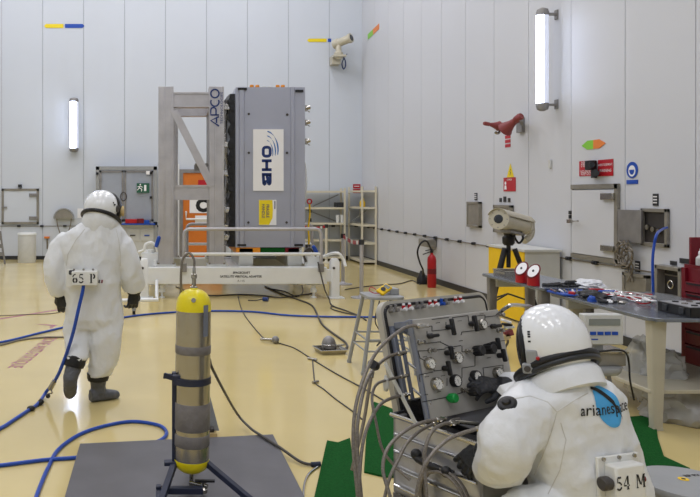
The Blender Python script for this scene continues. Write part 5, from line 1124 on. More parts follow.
# flow diagram lines
m=MB(); S=[[(425,327),(432,326),(432,331),(446,329.5),(446,322)],[(432,319.5),(449,317.3)],[(453,328),(452.5,317.5),(468,315.5),(469,323)],[(461,335),(462,332),(485,329.5),(485,315),(472,316.5),(473,329)],[(427,336),(427,331)],[(485,317),(498,315.5)],[(485,327),(497,325)],[(420,344),(440,342),(455,349)],[(418,351),(430,350.6),(445,349)],[(445,348),(461,345.5)],[(462,346),(462,352),(475,350)],[(475,352),(475,366),(462,368),(462,378)],[(483,345),(492,342),(505,340.5)],[(418,351),(420,358),(427,362)],[(434,359),(434,371),(443,370)],[(433,372),(419,375),(420,382)],[(484,376),(483,368),(503,365),(503,371)],[(422,402),(448,397),(467,391)],[(447,378),(447,386)]]
for s in S:
    pts=[pan(x,y,.001) for x,y in s]
    for a,b in zip(pts,pts[1:]): m.beam(a,b,.0028,.0018,nrm)
part('flow_diagram', m, 'letterk', case)
m=MB()
for i,(px,py) in enumerate(((436,323),(458,321),(480,314),(437,342),(423,357),(459,341),(487,358),(425,377),(441,376),(484,382),(424,395),(437,392))):
    p=pan(px,py,.0012); 
    for j in range(3): m.beam(p+un*.006*j*1.6,p+un*(.006*j*1.6+.006),.003,.0015,nrm)
part('small_marking', m, 'cable', case)
# silver hose from top right of panel
one('metal_hose', MB().tube([pan(497.6,315,.03),P(503,310,3.35),P(509,306,3.3),P(513,305,3.3),P(521,305.5,3.35),P(532,307.5,3.5),P(537,315,3.6)],.009,8,smooth=7),'chrome','silver hose arching from the panel top right corner behind the helmet','hose')
# metal hoses
def hose(pts, r, label, m='braid', grp='grey braided hoses of the test case'):
    ps=[]
    for p in pts: ps.append(P(*p))
    r=r*.86; t=thing('braided_hose', ps[0], label, 'hose', grp); part('hose', MB().tube(ps,r,10,smooth=7),m,t); d=(ps[0]-ps[1]).normalized(); part('end_fitting', MB().lathe(ps[0]-d*.03,d,[(r,0),(r*1.5,.004),(r*1.5,.03),(r*1.1,.034),(r*1.1,.05)],8),'steel',t)
H_=[([(424,325.8,3.13),(408,326.5,3.14),(392,336.5,3.1),(379,349,3.05),(369.6,364,3.0),(361.6,384,2.95),(354.8,412,2.9),(353.4,448,2.85),(358,500,2.8),(360,540,2.8)],.0085,'outermost braided hose arching from the panel top left corner to the floor'),
 ([(402.7,353,3.38),(389,356.4,3.35),(376,367,3.3),(366,383,3.2),(358,420,3.1),(357.5,455,3.05),(361.6,500,3.0),(364,540,3.0)],.009,'second braided hose from the lid frame beside the outermost one'),
 ([(405,376,3.36),(387,380,3.3),(376,385,3.25),(372,399,3.2),(376,422,3.15),(382,448,3.12),(393,464,3.1),(410,480,3.05)],.0075,'braided hose hanging in a bow in front of the green mat'),
 ([(407,394.6,3.34),(392,398,3.28),(379,406,3.2),(367,428,3.12),(361.6,452,3.06),(359.5,490,3.0),(362,540,3.0)],.0085,'lowest braided hose leaving the lid frame'),
 ([(442,419,3.05),(424,422,3.02),(405,431,2.98),(388,448,2.94),(383,470,2.9),(391,500,2.85),(395,530,2.85)],.0085,'left hose looping from the case top over its silver side'),
 ([(437,422,3.1),(420,431,3.03),(407,443,2.98),(398,460,2.94),(389,480,2.9),(382,510,2.86)],.008,'thin hose crossing the left loop on the silver side'),
 ([(455,423,2.98),(443,424,2.95),(432,431.6,2.9),(426,446,2.87),(424.5,462,2.85),(427,500,2.8),(430,530,2.8)],.0085,'middle hose looping from the case top straight down'),
 ([(482,427.5,2.86),(463,433,2.84),(446,441,2.82),(430,457,2.8),(420,478,2.79),(415,505,2.78)],.0088,'right hose leaving the case top beside the gloved hand')]
for h in H_: hose(*h)
t=thing('hose_coil', P(433,490,2.9), 'round coil of braided hose hanging on the silver side of the test case', 'hose')
for R_,o in ((.125,0),(.115,.012),(.12,-.014)):
    part('coil_turn', MB().torus(cb(-.055,.33,.455)-un*o, un, R_, .0075, 40, 8), 'braid', t)
hose([(372,372,3.5),(368,395,3.48),(364,420,3.46),(357,450,3.4),(352,470,3.4)],.01,'pale strap like hose hanging behind the other hoses','cableg')
one('cable_clamp', MB().cyl(P(372,364,3.12),P(375.5,366,3.16),.02), 'black', 'black clamp holding two braided hoses together', 'clamp')
one('hose_wrap', crumple(P(386,384,3.3),(.012,.012,.035),4,sub=3,flat=False), 'greyl', 'white plastic wrap around the hoses at the lid edge', 'wrap', sharp=60)
# cables right of the panel
t=thing('cable_bundle', P(506,360,3.6), 'beige cables bundled behind the right edge of the gauge panel', 'cable')
for k in range(6):
    r=random.Random(300+k); part('cable_loop', MB().tube([P(501+r.uniform(0,7),328+i*11+r.uniform(-2,2),3.75+r.uniform(0,.1)) for i in range(8)],.006,6,smooth=5), 'cableg' if k%2 else 'signy', t)
t=thing('connector_block', P(505,325,3.6), 'small dark connectors beside the top right of the gauge panel', 'connector')
for k,(x,y,c) in enumerate(((506,321,'letterw'),(507,324.5,'black'),(509,327,'greyl'),(508,333,'horn'),(505,337,'wood'))): part('plug', MB().box(P(x,y,3.62),(.045,.03,.012 if k<3 else .03),Matrix.Rotation(.3-.2*k,3,'Y')), c, t, bevel=.003)
# ================================================================== PEOPLE
def folds(amp, sc_, seed, stretch=(1,1,1)):
    def f(v):
        p=V((v.x*stretch[0],v.y*stretch[1],v.z*stretch[2]))*sc_+V((seed,seed*2,0))
        a=noise.noise(p); b=noise.noise(p*2.1+V((7,3,1)))
        return amp*((1-abs(a)*2.2)*.6 + (1-abs(b)*2)*.3 -.35)
    return f
def sleeve(mb, pts, rad, k=6, seg=20):
    mb.tube([V(p) for p in pts], rad, seg, smooth=k)
def glove(name, wrist, fwd, back, curl, side, parent, size=1.0, m='glove', cuff=None, spread=.08):
    # palm + five separate fingers, one skin; side=+1: thumb on the +x side
    y=fwd.normalized(); z=(back-y*back.dot(y)).normalized(); x=y.cross(z).normalized(); S=size
    def T(a,b,c): return wrist+x*a*S+y*b*S+z*c*S
    mb=MB()
    rings=[]
    for b,w,h in ((-.09,.04,.036),(-.03,.034,.028),(.0,.034,.026),(.03,.043,.022),(.07,.048,.02),(.095,.045,.016)):
        rings.append(ring(T(0,b,0),x*w*S,z*h*S,20,.8))
    mb.loft(rings)
    for i,(fx,L) in enumerate(((-.034,.064),(-.0115,.078),(.0115,.082),(.034,.074))):
        if side<0: fx=-fx
        p=(fx,.088,0); ang=math.radians(curl*.55); pts=[T(fx*.9,.06,0),T(*p)]; cy,cz=.088,0; sx=fx*spread*8
        for q,seg_ in enumerate((.46,.3,.26)):
            cy+=math.cos(ang)*L*seg_; cz-=math.sin(ang)*L*seg_; pts.append(T(fx+sx*(.25*(q+1)) ,cy,cz)); ang+=math.radians(curl)
        mb.tube(pts,[.0115*S,.0125*S,.0112*S,.0105*S,.0088*S],12); mb.sph(pts[-1],.0085*S,10,6)
    sd=1 if side>0 else -1; c=math.radians(curl)
    tp=[T(.025*sd,.012,-.005),T(.045*sd,.035,-.012),T(.062*sd,.06,-.012-.02*c),T(.064*sd,.085,-.016-.045*c)]
    mb.tube(tp,[.018*S,.0155*S,.0128*S,.0105*S],12); mb.sph(tp[-1],.0105*S,10,6)
    g=remesh(mb,.0045*S,2)
    o=part(name,g,m,parent,sharp=80)
    return o,T
def q6(px,py,dy=0.0): return P(px,py,6.1+dy)
# ---------------- walking person
def walker():
    root=thing('person', V((q6(95,0).x,6.12,0)), 'walking person seen from behind in white protective suit and helmet with rear box 65 P', 'person')
    k=6.1/FX; mb=MB()
    R=[]
    for py,a,b,d,dy in ((221,86,117,.13,.01),(226,78,120.5,.15,0),(231,70,124,.158,0),(237,63,126,.165,0),(243,60,126,.17,0),(251,61,124,.175,0),(262,64,121,.175,0),(276,66,119.5,.172,0),(290,66,119.5,.172,0),(305,66,121,.172,0),(318,67,122,.165,0),(327,70,121,.13,0)):
        c=q6((a+b)/2,py,dy); R.append(ring(c,X_*(b-a)/2*k,Y_*d,28,.85))
    mb.loft(R)
    # legs
    def leg(pts):
        rr=[ring(q6(px,py,dy),X_*rx*k,Y_*rx*k*.98,24,.95) for px,py,dy,rx in pts]; mb.loft(rr)
    leg(((81,306,.02,15.5),(80,320,.02,15.5),(78,334,.0,14),(76.5,345,-.06,12.3),(76.5,352,-.1,11.3),(77,359,-.12,10.6)))
    leg(((106,306,.0,16),(106.5,322,.0,16.5),(106.5,338,.0,16.2),(105,352,.0,15),(103,364,.0,13),(100.5,371,.01,12),(99,376,.01,11)))
    # arms
    mb.tube([q6(68,241),q6(60,247),q6(56,258,-.03),q6(55.5,270,-.04),q6(57,281,-.02),q6(58.5,290.5,.02)],[9.5*k,10.5*k,10.6*k,11*k,12*k,11*k],20,smooth=6)
    mb.tube([q6(114,241),q6(122,247),q6(127,258,-.0),q6(130.5,269,.02),q6(132.5,279,.05),q6(134,289.5,.08)],[10*k,11*k,11*k,11.3*k,11.6*k,10*k],20,smooth=6)
    f1=folds(.026,4.6,3,(1,1,.7)); f2=folds(.010,12,5,(1,1,.45))
    body=remesh(mb,.0125,5,lambda v:(f1(v)+f2(v))*(1 if v.z>.3 else .6))
    part('protective_suit', body, 'suit', root, sharp=80)
    bt=BVHTree.FromPolygons([v for v in body.v],[f_ for f_ in body.f])
    for pts in ([(85,229),(76,240),(68,254),(66,268)],[(116,229),(119,242),(120.5,256),(120,268)]):
        ps=[]
        for (x0,y0),(x1,y1) in zip(pts,pts[1:]):
            for i in range(6):
                x,y=x0+(x1-x0)*i/6,y0+(y1-y0)*i/6; h_=bt.ray_cast(V((0,0,H)),V(((x-VX)/FX,1,-(y-VY)/FX)).normalized())
                if h_[0] is not None and (not ps or (h_[0]-ps[-1]).length<.08): ps.append(h_[0])
        if len(ps)>3: part('suit_seam', MB().tube(ps,.0035,6), 'seamw', root)
    # neck ring, collar
    part('suit_collar', MB().loft([ring(q6(101,219.5,0),X_*.150-Z_*.026,Y_*.150-Z_*.066,32),ring(q6(100.8,223.5,0),X_*.162-Z_*.022,Y_*.162-Z_*.06,32),ring(q6(100.3,227,0),X_*.165-Z_*.01,Y_*.165-Z_*.045,32),ring(q6(99.8,231,0),X_*.155,Y_*.155-Z_*.03,32),ring(q6(99.6,238,0),X_*.14,Y_*.13-Z_*.01,32)]), 'suit', root)
    part('neck_ring', MB().tube([q6(101.2,218.5,0)+(X_*.158-Z_*.03)*math.cos(2*PI*i/36)+(Y_*.158-Z_*.07)*math.sin(2*PI*i/36) for i in range(36)],.017,10,closed=True), 'black', root)
    c=q6(101.5,207.5); hb=MB(); 
    hb.loft([ring(c+Z_*z*1.0+V((.0,0,0)),X_*rx,Y_*ry,32) for z,rx,ry in [(.148*math.sin(math.radians(a)),.153*math.cos(math.radians(a)),.165*math.cos(math.radians(a))) for a in range(-36,90,7)]+[(.1482,.004,.004)]])
    vd=V((.80,.6,-.05)).normalized()
    hb.v=[p-vd*max(0,(p-c-vd*.0).dot(vd)-.088) for p in hb.v]
    h=part('helmet', hb, 'helmet', root, sharp=60); part('visor', MB().lathe(c+vd*.085-Z_*.01, vd, [(.128,0),(.13,.02),(.118,.05),(.09,.075),(.05,.09),(.01,.095)],30,1,1.0), 'visor', h)
    part('visor_frame', MB().torus(c+vd*.09-Z_*.01, vd, .13,.014,36,8), 'black', h)
    part('visor_hinge', MB().lathe(c+V((.13,-.055,-.01)),V((.8,-.55,0)),[(.03,0),(.03,.02),(.018,.026)],18), 'cable', h)
    part('head_lamp', MB().lathe(c+V((.175,.0,-.03)),V((1,.2,0)),[(.035,-.02),(.045,0),(.045,.012),(.03,.014)],18), 'wood', h)
    for dx,dz in ((.105,.04),(.118,.025),(.108,.018)): part('helmet_marking', MB().box(c+V((dx,-.125+dx*.2,dz)),(.018,.012,.012)), 'black', h)
    # rear box
    yb=5.905; t=MB(); t.bx(q6(69.5,0).x,q6(99.5,0).x,yb,yb+.03,q6(0,284).z,q6(0,267.3).z); p=part('box_flange', t, 'boxw', root, bevel=.004)
    for a in (74,83.5,93): part('screw', MB().cyl(P(a,269.5,5.9),P(a,269.5,5.885),.009,seg=10), 'steel', p)
    bo=MB(); x0,x1=P(71.5,0,5.82).x,P(97.5,0,5.82).x; z0,z1=P(0,285.5,5.82).z,P(0,271.5,5.82).z; bo.bx(x0,x1,5.82,5.92,z0,z1); b=part('rear_box', bo, 'boxw', root, bevel=.006)
    sten=MB(); stencil(sten,'65 P',V(((x0+x1)/2,5.8185,(z0+z1)/2)),X_,Z_,.075); part('lettering', sten, 'letterk', b)
    part('box_knob', MB().lathe(P(70.5,272.5,5.86),-X_,[(.02,-.03),(.02,0),(.016,.012)],14), 'black', b)
    for i,px in enumerate((98.5,101.2)): part('box_port', MB().cyl(P(px,281.3,5.86),P(px+1.6,281.6,5.86),.014), 'dred' if i else 'cable', b)
    part('side_pad', MB().sph(q6(46.5,273,0),(.02,.03,.035)),'black',root)
    # gloves
    part('cuff', MB().lathe(q6(59,288.5,.01),q6(61.5,297)-q6(59,288.5),[(.06,-.015),(.068,.01),(.066,.035),(.056,.065)],22),'black',root)
    glove('glove',q6(61,294.5,.03),V((.12,.05,-1)),V((-.3,-1,0)),38,1,root,1.15)
    part('cuff', MB().lathe(q6(134.3,287.5,.08),q6(133.5,296,.08)-q6(134.3,287.5,.08),[(.058,-.015),(.064,.01),(.062,.035),(.052,.06)],22),'black',root)
    glove('glove',q6(133.8,292,.09),V((-.08,.1,-1)),V((.5,-1,0)),42,-1,root,1.12)
    # boots
    def boot(sh, foot):
        mb=MB(); mb.tube([V(p) for p,_ in sh],[r for _,r in sh],20,smooth=4)
        mb.loft([ring(V(c),V(a),V(b),22,.8) for c,a,b in foot]); g=remesh(mb,.008,3,folds(.005,28,2)); o=part('boot', g, 'boot', root, sharp=80); return o
    # right boot: planted, toe towards the right and away
    a=q6(98,372,.01); fl=6.13
    an=V((q6(98,0).x,fl,.09)); toe=V((.86,.5,0)).normalized(); sd=V((-toe.y,toe.x,0))
    boot([(a,.066),(a-Z_*.06,.068),(an+Z_*.04,.064),(an-Z_*.02,.06)],
         [(an-toe*.075-Z_*.035,sd*.045,Z_*.05),(an-toe*.02-Z_*.035,sd*.052,Z_*.053),(an+toe*.06-Z_*.042,sd*.052,Z_*.046),(an+toe*.13-Z_*.05,sd*.054,Z_*.038),(an+toe*.175-Z_*.055,sd*.042,Z_*.032),(an+toe*.195-Z_*.058,sd*.02,Z_*.02)])
    part('boot_cuff', MB().lathe(a+Z_*.0,-Z_,[(.085,0),(.092,.01),(.088,.03),(.09,.045),(.082,.07),(.07,.075)],22,1.05,1),'black',root)
    # left boot: trailing, heel raised
    b0=q6(76,357,-.12); b1=q6(70.5,381,-.17); tdir=(V((-.14,.30,-.93))).normalized()
    tp=q6(70,394,-.06); tp.z=.06
    dd=(tp-b1); dn=dd.normalized(); sd=V((1,.15,.0)).normalized(); up=dn.cross(sd).normalized()
    boot([(b0,.066),(b0.lerp(b1,.5),.066),(b1+Z_*.03,.062),(b1,.058)],
         [(b1-dn*.06,sd*.042,up*.04),(b1,sd*.056,up*.055),(b1+dn*.06,sd*.058,up*.052),(b1+dn*.12,sd*.056,up*.045),(b1+dn*.17,sd*.045,up*.038),(b1+dn*.2,sd*.022,up*.02)])
    part('boot_cuff', MB().lathe(b0+Z_*.005,(b1-b0).normalized(),[(.085,0),(.093,.012),(.088,.03),(.09,.05),(.08,.085),(.068,.09)],22,1.05,1),'black',root)
    # air hose
    h=thing('air_hose', V((q6(50,0).x,6.0,0)), 'blue air hose trailing from the rear box of the walking person to the floor', 'hose')
    pts=[P(83.5,285,5.86),P(82.5,292,5.85),P(79,307,5.84),P(73,333,5.86),P(66,355,5.92),P(57,377,6.0),F(46,398)+Z_*.05,F(38,406)+Z_*.02,F(27,413)+Z_*.015,F(12,423)+Z_*.015,F(0,430.5)+Z_*.015,F(-40,450)+Z_*.015,F(-110,470)+Z_*.015,F(-260,480)+Z_*.015]
    part('hose', MB().tube(pts,.0145,10,smooth=8),'blueh',h)
    part('coupling', MB().cyl(P(50,389,6.05),P(54.5,381,6.03),.022),'steel',h); part('coupling', MB().cyl(P(38,405,6.0),P(42,400.5,6.03),.024),'black',h)
    part('safety_lead', MB().tube([P(55,380,6.02),P(51,388,5.98),P(52,393,5.98),P(48,394,6.0),P(47,398,6.0)],.006,6,smooth=6),'cableg',h)
    part('safety_lead', MB().tube([P(40,402,5.98),P(37,409,5.95),F(32,411)+Z_*.01],.006,6,smooth=5),'black',h)
    part('clip', MB().sph(F(31,411)+Z_*.022,(.035,.03,.022),12,8),'black',h); part('clip', MB().sph(P(48,396,6.0),.02,10,6),'black',h)
SG={ # stencil serif glyphs on a 1 high box: list of filled strokes ((pts),width)
 '6':(.62,[(arc(.3,.3,.2,.22,100,260,8),.17),(arc(.32,.3,.2,.22,-80,80,8),.17),(arc(.42,.62,.36,.34,95,175,7),.12)]),
 '5':(.60,[([(.14,.93),(.5,.93)],.14),([(.13,.9),(.13,.55)],.08),(arc(.27,.32,.24,.26,105,10,7),.12),(arc(.27,.3,.24,.25,-15,-150,8),.14)]),
 '4':(.66,[([(.42,.98),(.06,.36)],.07),([(.04,.3),(.32,.3)],.1),([(.46,.0),(.46,.26)],.16),([(.46,.36),(.46,1)],.16),([(.54,.3),(.64,.3)],.1),([(.32,.03),(.6,.03)],.06)]),
 'P':(.72,[([(.2,.0),(.2,1)],.17),([(.04,.03),(.36,.03)],.06),([(.04,.97),(.24,.97)],.06),(arc(.4,.73,.2,.22,80,-80,8),.16)]),
 'M':(1.0,[([(.12,0),(.12,1)],.08),([(.82,0),(.82,1)],.17),([(.2,.96),(.46,.25)],.15),([(.52,.2),(.76,.96)],.07),([(.02,.03),(.24,.03)],.06),([(.7,.03),(.96,.03)],.06),([(.02,.97),(.2,.97)],.06),([(.8,.97),(.96,.97)],.06)]),
 ' ':(.42,[])}
def stencil(mb,s,c,u,w,h):
    tot=sum(SG[ch][0]+.12 for ch in s)*h*.92; cur=-tot/2
    for ch in s:
        wd,st=SG[ch]
        for pts,tw in st: ribbons(mb,[[(x*h*.92+cur,y*h-h/2) for x,y in pts]],tw*h,c,u,w)
        cur+=(wd+.12)*h*.92
walker()

# ---------------- seated person
def sitter():
    Y0=2.93; s=V((.955,.30,0)).normalized(); f=V((-.30,.955,0)).normalized()
    def q(px,py,dy=0.0): return P(px,py,Y0+dy)
    hip=q(598,505); root=thing('person', V((hip.x,hip.y,0)), 'seated person in white suit reaching to the gauge panel, rear box marked 54 M', 'person')
    mb=MB(); R=[]
    for px,py,dy,hw,hd,tilt in ((557,380,.03,.11,.11,.45),(559,384,.02,.15,.135,.4),(562,390,.01,.19,.15,.32),(565,399,0,.222,.16,.25),(568,409,0,.232,.163,.15),(569,420,0,.238,.165,.1),(574,436,0,.248,.168,.05),(580,455,0,.245,.172,0),(587,476,0,.238,.18,0),(592,500,.0,.235,.185,0),(595,525,.02,.235,.19,0)):
        R.append(ring(q(px,py,dy),s*hw,(f-Z_*tilt)*hd,32,.9))
    mb.loft(R)
    # left (near-left) arm with big sleeve
    mb.tube([q(545,399,.0),q(531,408,-.05),q(517,425,-.1),q(506,444,-.12),q(501,460,-.1),q(496,466,-.03),q(487,462,.03)],[.095,.103,.103,.1,.094,.082,.062],24,smooth=6)
    # right arm reaching forward across to the panel
    mb.tube([q(590,408,.1),q(573,402,.26),q(550,392,.38),q(530,390,.4),q(517,389,.38),q(507,388,.36)],[.09,.09,.082,.075,.068,.06],20,smooth=6)
    # left chest bulge under the helmet
    mb.sph(q(532,401,.1),(.095,.11,.08),18,12)
    # lap and legs
    kn1=hip+V((-.40,-.13,-.01)); kn2=hip+V((.28,.28,-.02))
    for hpo,kn in ((hip-s*.1,kn1),(hip+s*.1,kn2)):
        h0=hpo+Z_*.03; an=kn-Z_*(kn.z-.26)+f*(-.02)
        mb.tube([h0,h0.lerp(kn,.5)+Z_*.01,kn,kn.lerp(an,.5),an],[.115,.105,.09,.083,.075],20,smooth=5)
    f1=folds(.022,5.0,11,(1,1,.7)); f2=folds(.011,11,15,(1,1,.6)); f3=folds(.0018,40,2)
    body=remesh(mb,.0095,6,lambda v:f1(v)+f2(v)+f3(v))
    suit=part('protective_suit', body, 'suit', root, sharp=80)
    bv=BVHTree.FromPolygons([v for v in body.v],[f_ for f_ in body.f])
    # collar + neck ring
    nc=q(556,366.5,0); ns=s; nb=(f*.82-Z_*.57); NN=ns.cross(nb).normalized(); NN=NN if NN.z>0 else -NN     # ring axes
    part('suit_collar', MB().loft([ring(nc-NN*.03-Z_*.006,ns*.140,nb*.140,36),ring(nc-NN*.05-Z_*.008,ns*.150,nb*.15,36),ring(nc-NN*.08-Z_*.01,ns*.150,nb*.148,36),ring(nc-NN*.12,ns*.14,nb*.14,36)]), 'suit', root, sharp=60)
    part('neck_ring', MB().tube([nc+ns*.154*math.cos(2*PI*i/44)+nb*.154*math.sin(2*PI*i/44) for i in range(44)],.0155,12,closed=True), 'black', root)
    part('neck_ring', MB().tube([nc-NN*.02+(ns*.154*math.cos(2*PI*i/44)+nb*.154*math.sin(2*PI*i/44)) for i in range(44)],.012,12,closed=True), 'base', root)
    c=q(551,344,.0); d=V((-.79,.60,-.12)).normalized(); sd=Z_.cross(d).normalized(); up=d.cross(sd).normalized()
    rings=[]
    for i in range(17):
        a=math.radians(-90+180*i/16) ; z=.163*math.sin(a); rr=math.cos(a)
        rings.append(ring(c+up*z, d*max(.003,.146*rr), sd*max(.003,.138*rr), 36))
    hm=MB().loft(rings[3:]); hm.v=[p-d*max(0,(p-c).dot(d)-.089) for p in hm.v]
    h=part('helmet', hm, 'helmet', root, sharp=60)
    vc=c+d*.088-up*.012
    part('visor', MB().lathe(vc,d,[(.108,0),(.110,.008),(.100,.018),(.08,.026),(.05,.032),(.01,.034)],32,1,1.08,Z_),'visor',h)
    part('visor_frame', MB().torus(vc-d*.004,d,.112,.0125,40,10,1,1.1,Z_),'black',h)
    # earpiece + marking on the left side of the helmet
    ns_=-sd if (-sd).y<0 else sd
    e=c+ns_*.127+d*.05-up*.045
    m=MB(); Rm=Matrix((d,ns_,up)).transposed(); m.box(e,(.045,.022,.085),Rm); m.box(e+d*.02-up*.03,(.04,.03,.04),Rm); part('ear_piece', m, 'greyp', h, bevel=.006)
    part('red_button', MB().sph(e+ns_*.015+up*.012-d*.022,.0075,12,8),'red',h); part('ear_screw', MB().cyl(e+d*.02+ns_*.012-up*.03,e+d*.02+ns_*.022-up*.03,.012),'cable',h)
    # lettering MSA style mark: project on helmet
    hbv=BVHTree.FromPolygons([v for v in MB().loft(rings).v],[f_ for f_ in MB().loft(rings).f])
    def proj(tree,mb2,vs,fs,o,u,w,n,off=.0015):
        out=[];ok=True
        for x,y in vs:
            p=o+u*x+w*y+n*.3; hit=tree.ray_cast(p,-n,1.0)
            out.append((hit[0]+n*off) if hit[0] is not None else None)
        fs=[f_ for f_ in fs if all(out[i] is not None for i in f_)]
        out=[p if p is not None else o for p in out]; mb2.add(out,fs)
    m=MB()
    for k,(ln,ps) in enumerate(((0,3),)):
        for j in range(5):
            o=c+d*.03+up*(.055-.0095*j); vs=[(-.012+.014*ln,-.0035),(-.001+.014*ln,-.0035),(-.001+.014*ln,.0035),(-.012+.014*ln,.0035)]
            if (j+ln)%4==3: continue
            proj(hbv,m,vs,[(0,1,2,3)],o+d*.03,d,up,(ns_*.96+up*.1).normalized())
    part('helmet_marking', m, 'letterk', h)
    # back emblem
    bn=V((.42,-.90,.08)).normalized(); bu=Z_.cross(bn).normalized(); bu=-bu if bu.x<0 else bu; bw=bn.cross(bu).normalized(); bw=bw if bw.z>0 else -bw
    def onback(px,py):
        o=V((0,0,H)); dr=V(((px-VX)/FX,1,-(py-VY)/FX)).normalized(); h_=bv.ray_cast(o,dr); return h_[0]
    o=onback(608,407); 
    if o is None: o=q(608,407)
    def dens(vs,fs):   # subdivide so the decal follows the cloth
        import bmesh
        b=bmesh.new(); vv=[b.verts.new((x,y,0)) for x,y in vs]
        for f_ in fs:
            try: b.faces.new([vv[i] for i in f_])
            except ValueError: pass
        bmesh.ops.triangulate(b,faces=b.faces[:])
        for _ in range(4):
            es=[e_ for e_ in b.edges if e_.calc_length()>.012]
            if not es: break
            bmesh.ops.subdivide_edges(b,edges=es,cuts=1)
            bmesh.ops.triangulate(b,faces=b.faces[:])
        b.verts.index_update(); r=([(v.co.x,v.co.y) for v in b.verts],[tuple(v.index for v in f_.verts) for f_ in b.faces]); b.free(); return r
    m=MB(); poly=[(.062*math.cos(2*PI*i/28)*1.0+.012*math.sin(2*PI*i/28),-.078*math.sin(2*PI*i/28)*-1-.0*math.cos(2*PI*i/28)) for i in range(28)]
    poly=[(x*1.0-y*.35,y*1.0) for x,y in poly]; vs,fs=dens(poly,[tuple(range(28))]); proj(bv,m,vs,fs,o,bu,bw,bn,.0022); part('emblem_oval', m, 'logob', root, label='sky blue oval emblem on the back')
    m=MB(); vs,fs=text2d('arianespace',.062,bold=.0003,xs=.86); vs,fs=dens(vs,fs); proj(bv,m,[(x-.0,y-.006) for x,y in vs],fs,o,bu,bw,bn,.0036); part('emblem_lettering', m, 'letterk', root)
    m=MB(); L=[]
    n=14
    for i in range(n+1):
        t_=i/n; x=-.055+.12*t_; y=.075-.02*t_-.11*t_**2; w_=.008*math.sin(PI*min(1,.15+t_*.85)); L.append((x,y,w_))
    vs=[(x-w_*.6,y-w_) for x,y,w_ in L]+[(x+w_*.6,y+w_) for x,y,w_ in L]; fs=[(i,i+1,n+2+i,n+1+i) for i in range(n)]; proj(bv,m,vs,fs,o,bu,bw,bn,.0042); part('emblem_swoosh', m, 'letterk', root)
    # rear box
    bx=V((.28,-.955,.06)).normalized(); bxu=Z_.cross(bx).normalized(); bxu=-bxu if bxu.x<0 else bxu; bxw=bx.cross(bxu).normalized(); bxw=bxw if bxw.z>0 else -bxw
    R_=Matrix((bxu,-bx,bxw)).transposed(); Yq=Y0-.27
    c1=P(618,478.5,Yq+.09); pl=part('box_flange', MB().box(c1-bx*.0,(.2,.014,.18),R_),'boxw',root,bevel=.004)
    c2=c1+bx*.032+bxw*.002-bxu*.002; b=part('rear_box', MB().box(c2,(.14,.055,.13),R_),'boxw',root,bevel=.008)
    m=MB(); stencil(m,'54 M',c2+bx*.0287+bxw*.004,bxu,bxw,.05); part('lettering', m, 'letterk', b)
    for a in (-.075,0,.075): part('screw', MB().cyl(c1+bxu*a+bxw*.082+bx*.006,c1+bxu*a+bxw*.082+bx*.014,.0075,seg=10),'steel',pl)
    part('screw', MB().cyl(c1-bxu*.09-bxw*.07+bx*.006,c1-bxu*.09-bxw*.07+bx*.014,.0075,seg=10),'steel',pl)
    part('box_knob', MB().lathe(c2-bxu*.068,-bxu,[(.018,0),(.018,.01),(.026,.014),(.026,.04),(.02,.046)],18),'cable',b)
    part('box_port', MB().cyl(c2+bxu*.068,c2+bxu*.088,.014),'dred',b)
    # padding behind box so it is carried by the suit
    part('box_pad', MB().box(c1-bx*.05,(.17,.1,.16),R_),'suit',root,bevel=.03)
    def seam(tree,pts,root_,fn_):
        ps=[]
        for (x0,y0),(x1,y1) in zip(pts,pts[1:]):
            for i in range(8):
                x,y=x0+(x1-x0)*i/8,y0+(y1-y0)*i/8; dr=V(((x-VX)/FX,1,-(y-VY)/FX)).normalized(); h_=tree.ray_cast(V((0,0,H)),dr)
                if h_[0] is not None and (not ps or (h_[0]-ps[-1]).length<.06): ps.append(h_[0])
        if len(ps)>3: part('suit_seam', MB().tube(ps,fn_,6), 'seamw', root_)
    seam(bv,[(512,399),(530,396),(548,402),(557,412),(552,430),(543,455),(533,478)],root,.0022)
    seam(bv,[(557,412),(575,400),(590,392)],root,.002)
    seam(bv,[(548,494),(560,470),(566,440),(560,420)],root,.002)
    # exhaust valve on the sleeve
    def on_suit(px,py):
        o_=V((0,0,H)); dr=V(((px-VX)/FX,1,-(py-VY)/FX)).normalized(); h_=bv.ray_cast(o_,dr); return h_[0],h_[1]
    p,n_=on_suit(507,403)
    if p is None: p,n_=q(507,403,.05),V((-.3,-.8,.4))
    n_=(n_+V((-.2,-.3,.35))).normalized(); part('exhaust_valve', MB().lathe(p-n_*.012,n_,[(.037,0),(.037,.01),(.03,.017),(.018,.019),(.014,.03),(.005,.032)],26),'black',root)
    # flap cuff at the reaching arm
    a,b_,c_,d_=q(499,385,.1),q(518,379,.06),q(536,387,-.06),q(509,396,.0)
    m=MB(); nn=(b_-a).cross(d_-a).normalized(); nn=nn if nn.z>0 else -nn; m.add([a,b_,c_,d_,a-Z_*.03+f*.02,b_-Z_*.03,c_-Z_*.03,d_-Z_*.028],[(0,1,2,3),(7,6,5,4),(0,4,5,1),(1,5,6,2),(2,6,7,3),(3,7,4,0)]); part('shoulder_flap', m, 'suit', root, bevel=.005)
    # gloves
    w=q(505,387.5,.36); 
    part('cuff', MB().tube([q(512,388.5,.37),q(505,387.5,.36),q(498,386,.36)],[.05,.049,.043],18,smooth=4),'glove',root,sharp=80)
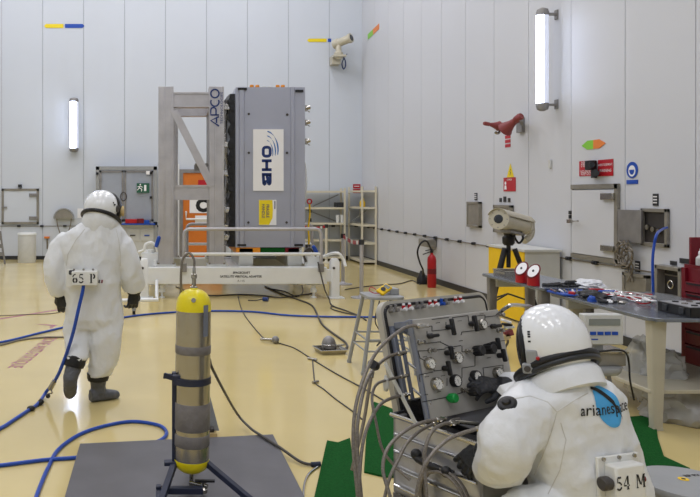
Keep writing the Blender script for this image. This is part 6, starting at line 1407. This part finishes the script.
    tgt=pan(476,383,.04); glove('glove',q(496,385.5,.36),(tgt-q(496,385.5,.36)),V((.05,-.55,.85)),34,-1,root,1.02)
    w2=q(483,459,.05); part('cuff', MB().tube([q(492,458,.0),q(487,453,.02),q(482,448.5,.05)],[.052,.048,.042],18,smooth=4),'glove',root,sharp=80)
    glove('glove',q(482.5,449,.05),V((-.5,.3,-.62)),V((-.72,-.5,.25)),30,1,root,1.0)
    # boots
    for kn in (kn1,kn2):
        an=V((kn.x,kn.y,.1))-f*.02; mb=MB(); mb.tube([an+Z_*.2,an+Z_*.1,an],[.07,.066,.062],18,smooth=3)
        mb.loft([ring(an+f*a-Z_*b,s*c_,Z_*d_,20,.8) for a,b,c_,d_ in ((-.08,.045,.042,.052),(0,.045,.05,.054),(.08,.055,.05,.044),(.16,.06,.05,.038),(.19,.065,.03,.03))]); part('boot', remesh(mb,.009,3), 'boot', root, sharp=80)
    return hip,s,f
hip,sv,fv=sitter()
# seat under the seated person
round_stool(V((hip.x,hip.y,0)), hip.z-.115, .18, 'round grey stool under the seated person, hidden below the frame edge')
# air hose of the seated person is not visible

# ================================================================== CAMERA
cam=bpy.data.cameras.new('camera'); co=bpy.data.objects.new('camera',cam); COL.objects.link(co)
co.location=(0,0,H); co.rotation_euler=(PI/2,0,0); cam.sensor_fit='HORIZONTAL'; cam.sensor_width=36; cam.lens=36*FX/700
cam.shift_x=(350-VX)/700; cam.shift_y=-(248.5-VY)/700; cam.clip_start=.05; cam.clip_end=100
sc.camera=co
w=bpy.data.worlds.new('world'); sc.world=w; w.use_nodes=True; w.node_tree.nodes['Background'].inputs[0].default_value=(.6,.63,.68,1); w.node_tree.nodes['Background'].inputs[1].default_value=.3
sc.view_settings.view_transform='Standard'; sc.view_settings.look='None'; sc.view_settings.gamma=1; sc.view_settings.use_curve_mapping=False
sc.view_settings.exposure=0.0
sc.cycles.use_denoising=True; sc.cycles.max_bounces=8; sc.cycles.diffuse_bounces=5; sc.cycles.sample_clamp_indirect=6
